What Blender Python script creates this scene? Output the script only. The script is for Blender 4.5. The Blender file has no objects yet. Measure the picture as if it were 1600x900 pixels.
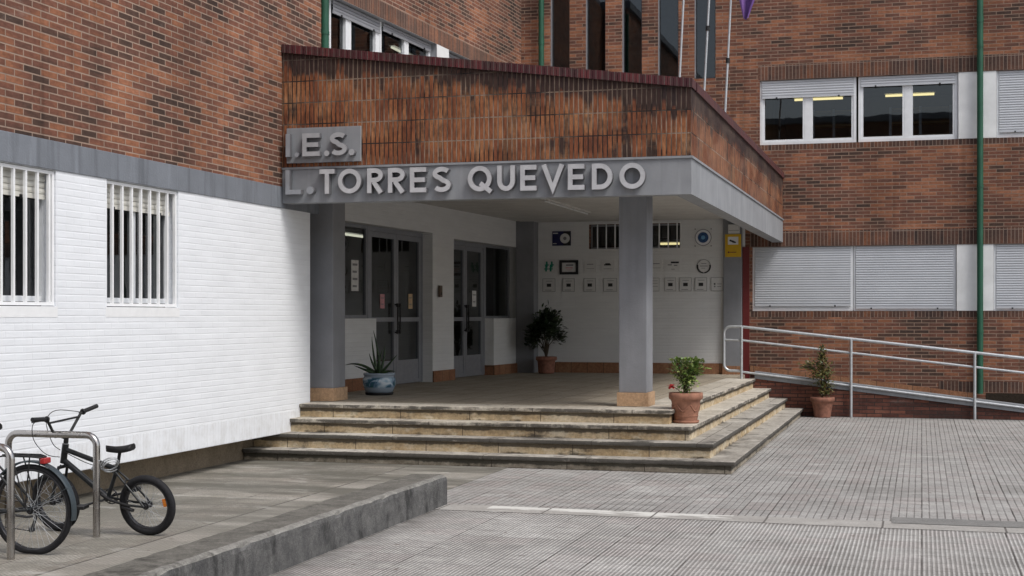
import bpy, bmesh, math, random
from mathutils import Vector, Matrix
random.seed(7)
R = math.radians
scene = bpy.context.scene
COL = scene.collection

# ------------------------------------------------------------------ node helper
class NT:
    def __init__(s, name):
        s.m = bpy.data.materials.new(name); s.m.use_nodes = True
        s.t = s.m.node_tree; s.t.nodes.clear()
        s.out = s.t.nodes.new('ShaderNodeOutputMaterial')
    def n(s, typ, ins=None, **at):
        nd = s.t.nodes.new('ShaderNode' + typ)
        for k, v in at.items(): setattr(nd, k, v)
        for k, v in (ins or {}).items(): s.set(nd, k, v)
        return nd
    def set(s, nd, k, v):
        if isinstance(v, bpy.types.NodeSocket): s.t.links.new(v, nd.inputs[k])
        elif isinstance(v, bpy.types.Node): s.t.links.new(v.outputs[0], nd.inputs[k])
        else:
            if isinstance(v, tuple) and len(v) == 3 and nd.inputs[k].type == 'RGBA': v = v + (1,)
            nd.inputs[k].default_value = v
    def math(s, op, a, b=0.0, c=None, clamp=False):
        ins = {0: a, 1: b}
        if c is not None: ins[2] = c
        return s.n('Math', ins, operation=op, use_clamp=clamp).outputs[0]
    def mix(s, f, a, b, blend='MIX'):
        nd = s.n('Mix', data_type='RGBA', blend_type=blend)
        s.set(nd, 0, f); s.set(nd, 6, a); s.set(nd, 7, b)
        return nd.outputs[2]
    def ramp(s, f, stops, interp='LINEAR'):
        nd = s.n('ValToRGB', {0: f}); e = nd.color_ramp; e.interpolation = interp
        while len(e.elements) < len(stops): e.elements.new(0.5)
        for el, (p, c) in zip(e.elements, stops):
            el.position = p
            el.color = (c + (1,)) if isinstance(c, tuple) else (c, c, c, 1)
        return nd.outputs[0]
    def noise(s, vec, scale=5, detail=3, rough=.55, dist=0.0):
        return s.n('TexNoise', {'Vector': vec, 'Scale': scale, 'Detail': detail, 'Roughness': rough, 'Distortion': dist}).outputs[0]
    def obj(s): return s.n('TexCoord').outputs['Object']
    def uv(s, name='UVMap'): return s.n('UVMap', uv_map=name).outputs[0]
    def mapv(s, vec, scale=(1, 1, 1), loc=(0, 0, 0), rot=(0, 0, 0)):
        return s.n('Mapping', {'Vector': vec, 'Location': loc, 'Rotation': rot, 'Scale': scale}).outputs[0]
    def sep(s, vec):
        o = s.n('SeparateXYZ', {0: vec}).outputs
        return o[0], o[1], o[2]
    def bump(s, h, strength=.5, dist=.01, normal=None):
        ins = {'Height': h, 'Strength': strength, 'Distance': dist}
        if normal is not None: ins['Normal'] = normal
        return s.n('Bump', ins).outputs[0]
    def bsdf(s, color, rough=.8, metal=0.0, normal=None, spec=.4, **kw):
        b = s.n('BsdfPrincipled')
        s.set(b, 'Base Color', color); s.set(b, 'Roughness', rough); s.set(b, 'Metallic', metal)
        s.set(b, 'Specular IOR Level', spec)
        if normal is not None: s.set(b, 'Normal', normal)
        for k, v in kw.items(): s.set(b, k, v)
        s.t.links.new(b.outputs[0], s.out.inputs[0])
        return s.m

def plain(name, col, rough=.6, metal=0.0, var=.12, scale=9, spec=.4, bump=0.0):
    t = NT(name); o = t.obj()
    n = t.noise(o, scale, 4)
    lo = tuple(c * (1 - var) for c in col); hi = tuple(min(1, c * (1 + var)) for c in col)
    c = t.ramp(n, [(.3, lo), (.7, hi)])
    r = t.ramp(t.noise(o, scale * 2.3, 2), [(.3, max(0, rough - .08)), (.7, min(1, rough + .08))])
    nm = t.bump(t.noise(o, scale * 12, 2), bump, .004) if bump else None
    return t.bsdf(c, r, metal, nm, spec)

def brick_mat(name, bw=.267, rh=.0665, offset=.5, mortar=(.34, .245, .19), pal=None, msize=.0075, clus=.75, shift=0.0, bright=1.0, seed=0.0):
    t = NT(name); uv = t.uv()
    uvs = t.mapv(uv, loc=(seed, seed * .37, 0))
    b = t.n('TexBrick', {'Vector': uv, 'Color1': (0, 0, 0), 'Color2': (1, 1, 1), 'Mortar': (.5, .5, .5), 'Scale': 1.0,
                         'Mortar Size': msize, 'Mortar Smooth': .25, 'Bias': 0.0, 'Brick Width': bw, 'Row Height': rh},
            offset=offset, offset_frequency=2)
    rnd = b.outputs[0]; fac = b.outputs[1]
    cl = t.noise(t.mapv(uvs, (.55, 1.1, 1)), 1.0, 3, .6)
    cl2 = t.noise(t.mapv(uvs, (1.2, 5, 1)), 1.0, 2, .5)
    v = t.math('MULTIPLY_ADD', t.math('SUBTRACT', cl, .5 - shift), clus * 2.2, t.math('MULTIPLY', t.math('SUBTRACT', cl2, .5), .55))
    v = t.math('ADD', v, t.math('MULTIPLY_ADD', rnd, .58, .21), clamp=True)
    pal = pal or [(.0, (.05, .032, .026)), (.22, (.078, .046, .035)), (.38, (.135, .063, .045)), (.58, (.18, .076, .05)), (.72, (.25, .104, .057)), (1.0, (.335, .148, .085))]
    c = t.ramp(v, [(p, tuple(x * bright for x in q)) for p, q in pal])
    g = t.noise(t.mapv(uvs, (14, 26, 1)), 1.0, 4, .65)
    c = t.mix(1.0, c, t.ramp(g, [(.25, .68), (.75, 1.32)]), 'MULTIPLY')
    mo = t.mix(t.noise(uvs, 3, 3), tuple(x * .7 for x in mortar), tuple(x * 1.2 for x in mortar))
    c = t.mix(fac, c, mo)
    grime = t.ramp(t.noise(t.mapv(uvs, (.8, .25, 1)), 1.0, 4, .6), [(.35, .78), (.65, 1.08)])
    c = t.mix(1.0, c, grime, 'MULTIPLY')
    bloom = t.ramp(t.noise(t.mapv(uvs, (1.0, 2.6, 1), (11, 5, 0)), 1.1, 6, .72), [(.62, 0), (.74, .32)])
    c = t.mix(bloom, c, (.34, .29, .26))
    wet = t.ramp(t.noise(t.mapv(uvs, (4.5, .22, 1), (3, 8, 0)), 1.0, 4, .6), [(.56, 1.0), (.72, .72)])
    c = t.mix(1.0, c, wet, 'MULTIPLY')
    h = t.math('MULTIPLY_ADD', fac, -1.0, t.math('MULTIPLY', g, .35))
    return t.bsdf(c, .85, 0, t.bump(h, .55, .008), .25)

def painted_brick(name, bw=.267, rh=.0665, offset=.5, col=(.82, .845, .88)):
    t = NT(name); uv = t.uv()
    b = t.n('TexBrick', {'Vector': uv, 'Color1': (0, 0, 0), 'Color2': (1, 1, 1), 'Mortar': (.5, .5, .5), 'Scale': 1.0,
                         'Mortar Size': .007, 'Mortar Smooth': .6, 'Bias': 0.0, 'Brick Width': bw, 'Row Height': rh}, offset=offset, offset_frequency=2)
    fac0 = b.outputs[1]
    ux, uz, _ = t.sep(uv)
    rowd = t.math('ABSOLUTE', t.math('SUBTRACT', t.math('FRACT', t.math('DIVIDE', uz, rh)), .5))
    rowl = t.n('MapRange', {0: rowd, 1: .5 - .012 / rh, 2: .5, 3: 0.0, 4: 1.0}, interpolation_type='SMOOTHSTEP').outputs[0]
    fac = t.math('MAXIMUM', t.math('MULTIPLY', fac0, .55), t.math('MULTIPLY', rowl, t.ramp(t.noise(t.mapv(uv, (3, 14, 1)), 1.0, 3), [(.35, .25), (.65, .95)]))) if offset else fac0
    n = t.noise(t.mapv(uv, (1.5, 6, 1)), 1.2, 4)
    c = t.ramp(n, [(.3, tuple(x * .93 for x in col)), (.65, col)])
    c = t.mix(t.math('MULTIPLY', b.outputs[0], .07), c, tuple(x * .6 for x in col))
    c = t.mix(t.math('MULTIPLY', fac, t.ramp(t.noise(t.mapv(uv, (2, 7, 1)), 1.0, 3), [(.35, .04), (.7, .22)])), c, (.45, .46, .49))
    low = t.math('MULTIPLY', t.n('MapRange', {0: uz, 1: .3, 2: .75, 3: 1.0, 4: 0.0}).outputs[0], t.ramp(t.noise(t.mapv(uv, (5, 3, 1)), 1.3, 5, .7), [(.45, 0), (.7, .34)]))
    c = t.mix(low, c, (.42, .4, .36))
    drip = t.math('MULTIPLY', t.ramp(t.noise(t.mapv(uv, (7, .35, 1)), 1.0, 4, .6), [(.58, 0), (.74, .1)]), 1.0)
    c = t.mix(drip, c, (.5, .5, .5))
    spots = t.ramp(t.noise(uv, 7, 2), [(.77, 0.0), (.8, .35)])
    c = t.mix(spots, c, (.4, .4, .4))
    h = t.math('MULTIPLY_ADD', fac, -1.0, t.math('MULTIPLY_ADD', t.noise(t.mapv(uv, (10, 30, 1)), 1.0, 3), .5, t.math('MULTIPLY', b.outputs[0], .3)))
    return t.bsdf(c, .55, 0, t.bump(h, .38, .007), .35)

def stacked_brick(name):
    # tall soldier courses of the canopy parapet, orange with black mould hanging from the coping
    t = NT(name); uv = t.uv(); uv2 = t.uv('Drop')
    b = t.n('TexBrick', {'Vector': uv, 'Color1': (0, 0, 0), 'Color2': (1, 1, 1), 'Mortar': (.5, .5, .5), 'Scale': 1.0,
                         'Mortar Size': .008, 'Mortar Smooth': .3, 'Bias': 0.0, 'Brick Width': .0585, 'Row Height': .27}, offset=0.0, offset_frequency=1)
    rnd, fac = b.outputs[0], b.outputs[1]
    x, drop, _ = t.sep(uv2)
    cl = t.noise(t.mapv(uv, (.9, 1.6, 1)), 1.0, 3)
    v = t.math('MULTIPLY_ADD', t.math('SUBTRACT', cl, .5), 1.3, t.math('MULTIPLY_ADD', rnd, .5, .25), clamp=True)
    c = t.ramp(v, [(0, (.11, .042, .028)), (.3, (.21, .072, .034)), (.52, (.285, .105, .045)), (.75, (.36, .158, .07)), (1, (.4, .225, .12))])
    g = t.noise(t.mapv(uv, (40, 12, 1)), 1.0, 4, .65)
    c = t.mix(1.0, c, t.ramp(g, [(.25, .6), (.75, 1.3)]), 'MULTIPLY')
    joint = t.ramp(t.noise(t.mapv(uv, (1.1, 2.2, 1), (3, 1, 0)), 1.0, 3), [(.42, (.028, .02, .017)), (.56, (.3, .225, .17))])
    c = t.mix(fac, c, joint)
    # mould: strong at the top, patchy lower down, some bricks escape it
    blot = t.noise(t.mapv(uv, (1.0, 2.6, 1), (7, 2, 0)), 1.3, 5, .62)
    streak = t.noise(t.mapv(uv, (11, .9, 1)), 1.0, 3)
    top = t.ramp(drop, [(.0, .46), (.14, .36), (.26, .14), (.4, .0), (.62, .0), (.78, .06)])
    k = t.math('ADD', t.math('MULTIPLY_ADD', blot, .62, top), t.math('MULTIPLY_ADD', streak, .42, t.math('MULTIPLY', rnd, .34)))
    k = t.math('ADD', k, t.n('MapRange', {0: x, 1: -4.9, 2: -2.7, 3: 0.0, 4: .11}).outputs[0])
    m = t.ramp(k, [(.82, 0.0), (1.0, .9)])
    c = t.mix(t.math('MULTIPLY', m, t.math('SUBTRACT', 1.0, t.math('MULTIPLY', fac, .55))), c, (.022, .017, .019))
    ed = t.ramp(t.noise(t.mapv(uv, (30, 4, 1)), 1.0, 3), [(.45, 0), (.62, .6)])
    c = t.mix(ed, c, t.mix(1.0, c, (.4, .36, .34), 'MULTIPLY'))
    h = t.math('MULTIPLY_ADD', fac, -1.0, t.math('MULTIPLY_ADD', g, .4, t.math('MULTIPLY', rnd, .5)))
    return t.bsdf(c, .8, 0, t.bump(h, .8, .012), .3)

def coping_mat():
    t = NT('glazed_coping_brick'); uv = t.uv()
    b = t.n('TexBrick', {'Vector': uv, 'Color1': (0, 0, 0), 'Color2': (1, 1, 1), 'Scale': 1.0, 'Mortar Size': .005, 'Mortar Smooth': .2,
                         'Bias': 0.0, 'Brick Width': .074, 'Row Height': 4.0}, offset=0.0, offset_frequency=1)
    c = t.ramp(b.outputs[0], [(0, (.052, .014, .018)), (.6, (.09, .02, .025)), (1, (.13, .03, .032))])
    c = t.mix(t.ramp(t.noise(uv, 6, 4), [(.45, 0), (.7, .8)]), c, (.04, .03, .027))
    c = t.mix(b.outputs[1], c, (.11, .085, .075))
    return t.bsdf(c, .5, 0, t.bump(t.math('MULTIPLY', b.outputs[1], -1.0), .6, .008), .4)

def grey_paint(name, col, streak=.25, bump=.15, rough=.7):
    t = NT(name); o = t.obj(); x, y, z = t.sep(o)
    c = t.ramp(t.noise(o, 2.2, 5, .6), [(.3, tuple(q * .88 for q in col)), (.7, tuple(q * 1.08 for q in col))])
    st = t.noise(t.mapv(o, (9, 9, .5)), 1.0, 4)
    c = t.mix(t.math('MULTIPLY', t.ramp(st, [(.52, 0), (.68, 1)]), streak), c, tuple(q * .55 for q in col))
    lt = t.noise(t.mapv(o, (6, 6, .7), (5, 3, 0)), 1.0, 4)
    c = t.mix(t.math('MULTIPLY', t.ramp(lt, [(.58, 0), (.7, 1)]), streak * .8), c, tuple(min(1, q * 1.5) for q in col))
    return t.bsdf(c, rough, 0, t.bump(t.noise(o, 45, 4), bump, .006), .3)

def stone_mat(name, cols, dark, mould, jw=.85, jh=2.0, joff=.5, fine=1.0, edge=0.0, nose_shade=False):
    t = NT(name); uv = t.uv(); o = t.obj()
    b = t.n('TexBrick', {'Vector': uv, 'Color1': (0, 0, 0), 'Color2': (1, 1, 1), 'Scale': 1.0, 'Mortar Size': .006, 'Mortar Smooth': .2,
                         'Bias': 0.0, 'Brick Width': jw, 'Row Height': jh}, offset=joff, offset_frequency=2)
    v = t.math('MULTIPLY_ADD', b.outputs[0], .25, t.math('MULTIPLY', t.noise(o, 2.6, 5, .65), .8))
    c = t.ramp(v, [(.2, cols[0]), (.5, cols[1]), (.8, cols[2])])
    c = t.mix(1.0, c, t.ramp(t.noise(o, 26, 4, .75), [(.3, .66), (.7, 1.25)]), 'MULTIPLY')
    c = t.mix(t.ramp(t.noise(t.mapv(o, (1, 1, 2.5), (4, 2, 7)), 3.3, 5, .7), [(.52, 0), (.66, .6 * fine)]), c, tuple(min(.75, q * 1.25) for q in cols[2]))
    m = t.math('MULTIPLY_ADD', t.noise(t.mapv(o, (1.2, 1.2, 5)), 1.5, 5, .68), .75, t.math('MULTIPLY', t.noise(o, 11, 4, .7), .35))
    if nose_shade:
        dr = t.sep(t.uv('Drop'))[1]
        m = t.math('ADD', m, t.ramp(dr, [(0.0, .5), (.02, .32), (.06, .0), (.085, .0), (.13, .09)]))  # paints the shade line under the nosing into the colour, along with dirt
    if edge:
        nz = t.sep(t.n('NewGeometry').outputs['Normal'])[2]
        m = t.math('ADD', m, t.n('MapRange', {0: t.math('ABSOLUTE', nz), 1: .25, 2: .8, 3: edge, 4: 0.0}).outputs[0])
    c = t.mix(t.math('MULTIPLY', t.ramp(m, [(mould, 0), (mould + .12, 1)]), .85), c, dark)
    c = t.mix(t.math('MULTIPLY', b.outputs[1], .8), c, (.05, .04, .032))
    return t.bsdf(c, .8, 0, t.bump(t.math('MULTIPLY_ADD', b.outputs[1], -1.0, t.math('MULTIPLY', t.noise(o, 38, 4), .5)), .5, .006), .3)

def ribbed_paving(name, pitch, tile, gw, cols, groove, fine=0.0, wear=.25, xj=1.0, seam=None, edges=()):
    t = NT(name); o = t.obj()
    wob = t.n('TexNoise', {'Vector': o, 'Scale': 3.0, 'Detail': 2.0}).outputs[1]
    ow = t.n('VectorMath', {0: o, 1: t.n('VectorMath', {0: t.n('VectorMath', {0: wob, 1: (.5, .5, .5)}, operation='SUBTRACT').outputs[0], 'Scale': .006}, operation='SCALE').outputs[0]}, operation='ADD').outputs[0]
    x, y, z = t.sep(ow)
    def line(c, p, w, soft=.35):
        f = t.math('FRACT', t.math('DIVIDE', c, p))
        d = t.math('ABSOLUTE', t.math('SUBTRACT', f, .5))          # .5 at the line
        return t.n('MapRange', {0: d, 1: .5 - w / p, 2: .5 - w / p * soft, 3: 0.0, 4: 1.0}, interpolation_type='SMOOTHSTEP').outputs[0]
    rib = line(x, pitch, gw)
    if fine: rib = t.math('MAXIMUM', rib, t.math('MULTIPLY', line(y, pitch, gw), fine))
    jx = line(x, tile, .009, .5); jy = line(y, tile, .006, .5)
    tx = t.math('FLOOR', t.math('DIVIDE', x, tile)); ty = t.math('FLOOR', t.math('DIVIDE', y, tile))
    tid = t.n('CombineXYZ', {0: tx, 1: ty, 2: 0.0}).outputs[0]
    wn = t.n('TexWhiteNoise', {'Vector': tid}, noise_dimensions='3D')
    big = t.noise(o, .55, 5, .62)
    v = t.math('MULTIPLY_ADD', wn.outputs[0], .25, t.math('MULTIPLY_ADD', big, .95, -.1))
    c = t.ramp(v, [(.15, cols[0]), (.5, cols[1]), (.85, cols[2])])
    c = t.mix(t.math('MULTIPLY', t.ramp(t.noise(tid, .9, 1), [(.5, 0), (.62, 1)]), .45), c, cols[3])
    c = t.mix(1.0, c, t.ramp(t.noise(o, 42, 4, .75), [(.3, .66), (.7, 1.26)]), 'MULTIPLY')
    c = t.mix(1.0, c, t.ramp(t.noise(o, 7, 5, .7), [(.3, .76), (.7, 1.16)]), 'MULTIPLY')
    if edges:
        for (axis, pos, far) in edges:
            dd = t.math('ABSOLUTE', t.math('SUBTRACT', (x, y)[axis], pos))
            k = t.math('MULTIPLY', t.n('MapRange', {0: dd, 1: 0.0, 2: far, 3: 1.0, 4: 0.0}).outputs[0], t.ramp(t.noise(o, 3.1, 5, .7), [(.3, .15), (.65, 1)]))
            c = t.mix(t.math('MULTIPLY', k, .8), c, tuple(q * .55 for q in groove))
    worn = t.ramp(t.noise(o, 1.1, 4, .6), [(.35, 1.0), (.68, wear)])
    keep = t.ramp(t.noise(tid, 1.7, 1), [(.42, 1.0), (.6, wear + .25)])
    gk = t.math('MULTIPLY', rib, t.math('MULTIPLY', worn, keep))
    c = t.mix(t.math('MULTIPLY', gk, .85), c, groove)
    dirty = t.ramp(t.noise(t.mapv(o, (.5, 1.6, 1), (4, 9, 0)), 1.0, 5, .65), [(.56, 0), (.78, .32)])
    c = t.mix(dirty, c, tuple(q * .95 for q in groove))
    cw = t.n('TexWhiteNoise', {'W': t.math('FLOOR', t.math('ADD', t.math('DIVIDE', x, tile), .5))}, noise_dimensions='1D').outputs[0]
    jx = t.math('MULTIPLY', jx, t.ramp(cw, [(.35, .25), (.65, 1.05)]))
    jn = t.math('MULTIPLY', t.math('MAXIMUM', jx, t.math('MULTIPLY', jy, xj)), t.ramp(t.noise(o, 1.7, 2), [(.36, .2), (.6, .95)]), clamp=True)
    c = t.mix(jn, c, (.06, .052, .046))
    if seam is not None:
        sd = t.math('ABSOLUTE', t.math('SUBTRACT', x, seam))
        c = t.mix(t.n('MapRange', {0: sd, 1: .006, 2: .016, 3: .9, 4: 0.0}).outputs[0], c, (.05, .045, .04))
        c = t.mix(t.math('MULTIPLY', t.math('GREATER_THAN', x, seam + .012), .35), c, (.36, .345, .31))
        moss = t.ramp(t.noise(t.mapv(o, (.35, 1.4, 1), (2, 3, 0)), 1.1, 5, .65), [(.42, 0), (.56, .85)])
        c = t.mix(t.math('MULTIPLY', moss, t.n('MapRange', {0: y, 1: 10.0, 2: 12.5, 3: 0.3, 4: 1.0}).outputs[0]), c, (.105, .1, .082))
    spot = t.ramp(t.noise(o, 8.5, 3, .5), [(.69, 0), (.73, .7)])
    c = t.mix(spot, c, (.1, .07, .055))
    pale = t.ramp(t.noise(t.mapv(o, (1, 2.2, 1), (1, 5, 0)), 1.7, 5, .7), [(.57, 0), (.7, .4)])
    c = t.mix(pale, c, (.56, .55, .52))
    h = t.math('MULTIPLY_ADD', t.math('MAXIMUM', rib, jn), -1.0, t.math('MULTIPLY', t.noise(o, 60, 3), .25))
    return t.bsdf(c, t.ramp(big, [(.3, .62), (.7, .85)]), 0, t.bump(h, .6, .007), .35)

def concrete(name, c0, c1, dark, mould=.6, bump=.5, scale=3.0):
    t = NT(name); o = t.obj()
    c = t.ramp(t.noise(o, scale, 6, .68), [(.3, c0), (.7, c1)])
    c = t.mix(1.0, c, t.ramp(t.noise(o, 55, 4, .75), [(.3, .7), (.7, 1.25)]), 'MULTIPLY')
    m = t.math('MULTIPLY_ADD', t.noise(t.mapv(o, (3, 3, 1.1)), 1.6, 5, .65), .8, t.math('MULTIPLY', t.noise(o, 13, 4, .7), .25))
    c = t.mix(t.math('MULTIPLY', t.ramp(m, [(mould, 0), (mould + .13, 1)]), .8), c, dark)
    return t.bsdf(c, .88, 0, t.bump(t.math('ADD', t.noise(o, 30, 5, .7), t.math('MULTIPLY', t.noise(o, 120, 2), .5)), bump, .01), .25)

def glass_mat(name, tint, rough=.01):
    t = NT(name)
    tr = t.n('BsdfTransparent', {'Color': tint})
    gl = t.n('BsdfGlossy', {'Color': (.85, .88, .9), 'Roughness': rough})
    o = t.obj()
    nm = t.bump(t.noise(o, 2.0, 2), .02, .02)
    t.set(gl, 'Normal', nm)
    f = t.n('Fresnel', {'IOR': 1.85})
    mx = t.n('MixShader', {0: f.outputs[0], 1: tr.outputs[0], 2: gl.outputs[0]})
    t.t.links.new(mx.outputs[0], t.out.inputs[0])
    return t.m

def emit(name, col, strength):
    t = NT(name)
    e = t.n('Emission', {'Color': col, 'Strength': strength})
    t.t.links.new(e.outputs[0], t.out.inputs[0])
    return t.m

def leaf_mat(name, cols):
    t = NT(name)
    g = t.n('NewGeometry')
    c = t.ramp(g.outputs['Random Per Island'], [(0.0, cols[0]), (.5, cols[1]), (1.0, cols[2])])
    m = t.bsdf(c, .42, 0, None, .5)
    return m

M = {}
M['brick'] = brick_mat('brown_facing_brick')
M['brick_soldier'] = brick_mat('brown_soldier_brick', .0665, .27, 0.0, msize=.0055, pal=[(0, (.05, .034, .03)), (.4, (.1, .055, .042)), (.7, (.16, .075, .05)), (1, (.24, .1, .055))])
M['brick_rear'] = brick_mat('rear_facing_brick', seed=4.3, bright=1.0, clus=.75, shift=.03, mortar=(.29, .2, .15))
M['brick_rear_soldier'] = brick_mat('rear_soldier_brick', .0665, .27, 0.0, msize=.006, bright=.9, mortar=(.27, .2, .16), pal=[(0, (.05, .034, .03)), (.4, (.1, .055, .042)), (.7, (.16, .075, .05)), (1, (.24, .1, .055))])
M['brick_ramp'] = brick_mat('dark_red_ramp_brick', msize=.008, mortar=(.05, .036, .032), pal=[(0, (.05, .028, .024)), (.4, (.11, .045, .034)), (.7, (.17, .065, .045)), (1, (.22, .1, .07))])
M['white_brick'] = painted_brick('white_painted_brick')
M['white_soldier'] = painted_brick('white_painted_soldier', .0665, .27, 0.0)
M['porch_brick'] = painted_brick('porch_painted_brick', col=(.7, .705, .7))
M['stack'] = stacked_brick('stacked_orange_brick')
M['coping'] = coping_mat()
M['fascia'] = grey_paint('grey_fascia_paint', (.27, .28, .295), .3, .2)
M['column'] = grey_paint('grey_column_paint', (.225, .23, .245), .12, .35)
M['band'] = grey_paint('grey_band_concrete', (.185, .2, .225), .55, .5)
M['plaster'] = plain('white_plaster', (.7, .69, .66), .8, 0, .08, 3)
M['ceiling'] = grey_paint('ceiling_paint', (.6, .59, .565), .2, .1)
M['white_paint'] = plain('white_panel', (.72, .73, .73), .6, 0, .08, 4)
M['terracotta_skirt'] = stone_mat('terracotta_skirting', [(.2, .085, .045), (.27, .13, .07), (.33, .18, .1)], (.1, .05, .035), .78, .33, 2.0, .5, .1)
M['sandstone'] = stone_mat('sandstone_base', [(.34, .2, .11), (.42, .27, .16), (.48, .33, .21)], (.2, .13, .09), .72, 3.0, 3.0, .5, .2)
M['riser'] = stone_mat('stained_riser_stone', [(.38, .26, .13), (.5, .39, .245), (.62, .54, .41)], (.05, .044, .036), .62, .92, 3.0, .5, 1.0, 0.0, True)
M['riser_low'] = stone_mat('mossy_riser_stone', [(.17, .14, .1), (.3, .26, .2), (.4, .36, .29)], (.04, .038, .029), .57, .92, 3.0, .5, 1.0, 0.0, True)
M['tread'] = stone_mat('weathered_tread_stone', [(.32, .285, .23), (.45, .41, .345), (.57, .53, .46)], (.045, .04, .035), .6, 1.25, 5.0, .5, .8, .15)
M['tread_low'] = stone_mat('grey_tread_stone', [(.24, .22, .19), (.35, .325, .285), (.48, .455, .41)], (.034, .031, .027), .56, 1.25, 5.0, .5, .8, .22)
M['floor'] = stone_mat('porch_floor_tile', [(.26, .22, .165), (.33, .285, .22), (.4, .35, .28)], (.14, .115, .09), .74, .4, .4, 0.0, .2)
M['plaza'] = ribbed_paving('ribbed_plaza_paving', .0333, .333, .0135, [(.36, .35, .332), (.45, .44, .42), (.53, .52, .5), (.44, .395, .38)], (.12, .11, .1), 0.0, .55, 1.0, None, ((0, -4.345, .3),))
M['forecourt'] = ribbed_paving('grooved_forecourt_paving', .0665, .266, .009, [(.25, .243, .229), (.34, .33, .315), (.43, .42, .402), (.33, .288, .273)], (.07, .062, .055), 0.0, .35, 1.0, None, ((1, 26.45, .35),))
M['sidewalk'] = ribbed_paving('fine_grid_sidewalk_paving', .04, .4, .008, [(.2, .19, .16), (.31, .29, .25), (.42, .4, .355), (.3, .26, .22)], (.1, .092, .08), .8, .6, 1.0, -5.89)
M['ground'] = concrete('pale_ground', (.2, .19, .18), (.3, .29, .27), (.13, .12, .11))
M['kerb'] = concrete('mossy_kerb_concrete', (.07, .07, .071), (.165, .162, .157), (.027, .027, .027), .54, .9, 7)
M['kerb_top'] = concrete('kerb_top_concrete', (.1, .095, .083), (.19, .18, .16), (.045, .042, .036), .56, .9, 6)
M['kerb_edge'] = concrete('worn_kerb_edge', (.16, .155, .143), (.31, .3, .275), (.05, .047, .042), .57, .9, 9)
M['plinth'] = concrete('plinth_concrete', (.19, .15, .105), (.29, .235, .17), (.09, .072, .056), .62, .5)
M['strip'] = concrete('strip_concrete', (.17, .168, .16), (.24, .235, .225), (.12, .115, .11), .7, .3)
M['alu'] = plain('grey_aluminium', (.34, .35, .37), .42, .55, .06)
M['alu_door'] = plain('door_aluminium', (.30, .31, .335), .45, .4, .06)
M['white_alu'] = plain('white_aluminium', (.72, .74, .76), .4, 0, .05)
M['shutter'] = plain('grey_shutter', (.5, .52, .55), .5, .1, .05, 2)
M['shutter_grey'] = plain('weathered_shutter', (.24, .245, .265), .6, 0, .08, 3)
M['shutter_old'] = plain('cream_shutter', (.6, .59, .54), .55, 0, .08, 2)
M['white_bar'] = plain('white_bar_paint', (.82, .83, .84), .4, 0, .04)
M['glass'] = glass_mat('window_glass', (.5, .54, .56))
M['glass_dark'] = glass_mat('door_glass', (.42, .46, .5))
M['interior'] = plain('dim_room_wall', (.12, .115, .11), .9, 0, .15, 1.2)
M['interior_light'] = plain('classroom_wall', (.34, .31, .28), .9, 0, .3, .8)
M['curtain'] = plain('dark_curtain', (.07, .072, .075), .9, 0, .3, 6)
M['lamp'] = emit('lit_tube', (1, .93, .68), 1.1)
M['lamp_yellow'] = emit('lit_yellow_tube', (1, .80, .36), 1.5)
M['green_pipe'] = plain('green_pipe_paint', (.018, .085, .05), .45, 0, .18, 4)
M['galv'] = plain('galvanised_steel', (.5, .52, .54), .45, .5, .12, 14)
M['steel'] = plain('stainless_steel', (.45, .43, .415), .24, 1.0, .05, 3)
M['rubber'] = plain('tyre_rubber', (.014, .014, .016), .75, 0, .25, 30, .3)
M['black'] = plain('black_bike_paint', (.018, .02, .022), .35, .1, .2, 12)
M['black_matte'] = plain('black_plastic', (.012, .012, .013), .6, 0, .2, 12)
M['dark_metal'] = plain('dark_metal', (.07, .07, .075), .4, .8, .2, 12)
M['bluegrey'] = plain('blue_grey_mudguard', (.05, .065, .075), .35, .2, .1, 8)
M['orange'] = plain('orange_reflector', (.7, .2, .02), .25, 0, .1, 30, .6)
M['red'] = plain('red_lens', (.35, .02, .02), .2, 0, .1, 30, .6)
M['red_paint'] = plain('dark_red_paint', (.12, .014, .014), .5, 0, .1, 3)
M['pot'] = plain('terracotta_pot', (.29, .14, .092), .85, 0, .28, 14, .3, .25)
M['pot_dark'] = plain('old_terracotta_pot', (.24, .11, .075), .85, 0, .3, 14, .3, .25)
M['soil'] = plain('dark_soil', (.03, .022, .016), .95, 0, .3, 30, .2, .5)
M['stem'] = plain('woody_stem', (.06, .045, .028), .85, 0, .25, 20)
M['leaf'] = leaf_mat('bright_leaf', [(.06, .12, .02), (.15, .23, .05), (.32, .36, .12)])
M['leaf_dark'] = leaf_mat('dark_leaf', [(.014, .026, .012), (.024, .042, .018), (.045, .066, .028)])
M['leaf_olive'] = leaf_mat('olive_leaf', [(.035, .055, .015), (.08, .085, .022), (.16, .10, .03)])
M['aloe'] = leaf_mat('aloe_leaf', [(.02, .04, .02), (.04, .075, .03), (.06, .1, .04)])
M['flower'] = plain('red_flower', (.35, .01, .015), .5, 0, .2, 40)
M['letter'] = plain('letter_metal', (.52, .525, .54), .5, .2, .12, 9)
M['letter_mid'] = plain('letter_mid_grey', (.4, .41, .425), .5, .15, .1, 9)
M['letter_side'] = plain('letter_return_metal', (.15, .15, .16), .5, .2, .1, 6)
M['letter_grey'] = plain('letter_grey_paint', (.3, .315, .34), .5, .1, .08, 6)
M['plate'] = grey_paint('sign_plate_grey', (.26, .27, .285), .3, .1)
M['plaque'] = plain('clear_plaque', (.62, .62, .61), .35, 0, .05, 6, .5)
M['plaque_white'] = plain('white_plaque', (.72, .73, .74), .35, 0, .05, 6, .5)
M['ink'] = plain('black_ink', (.02, .02, .022), .5)
M['ink_grey'] = plain('grey_ink', (.2, .2, .21), .5)
M['navy'] = plain('navy_print', (.012, .014, .075), .35)
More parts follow.
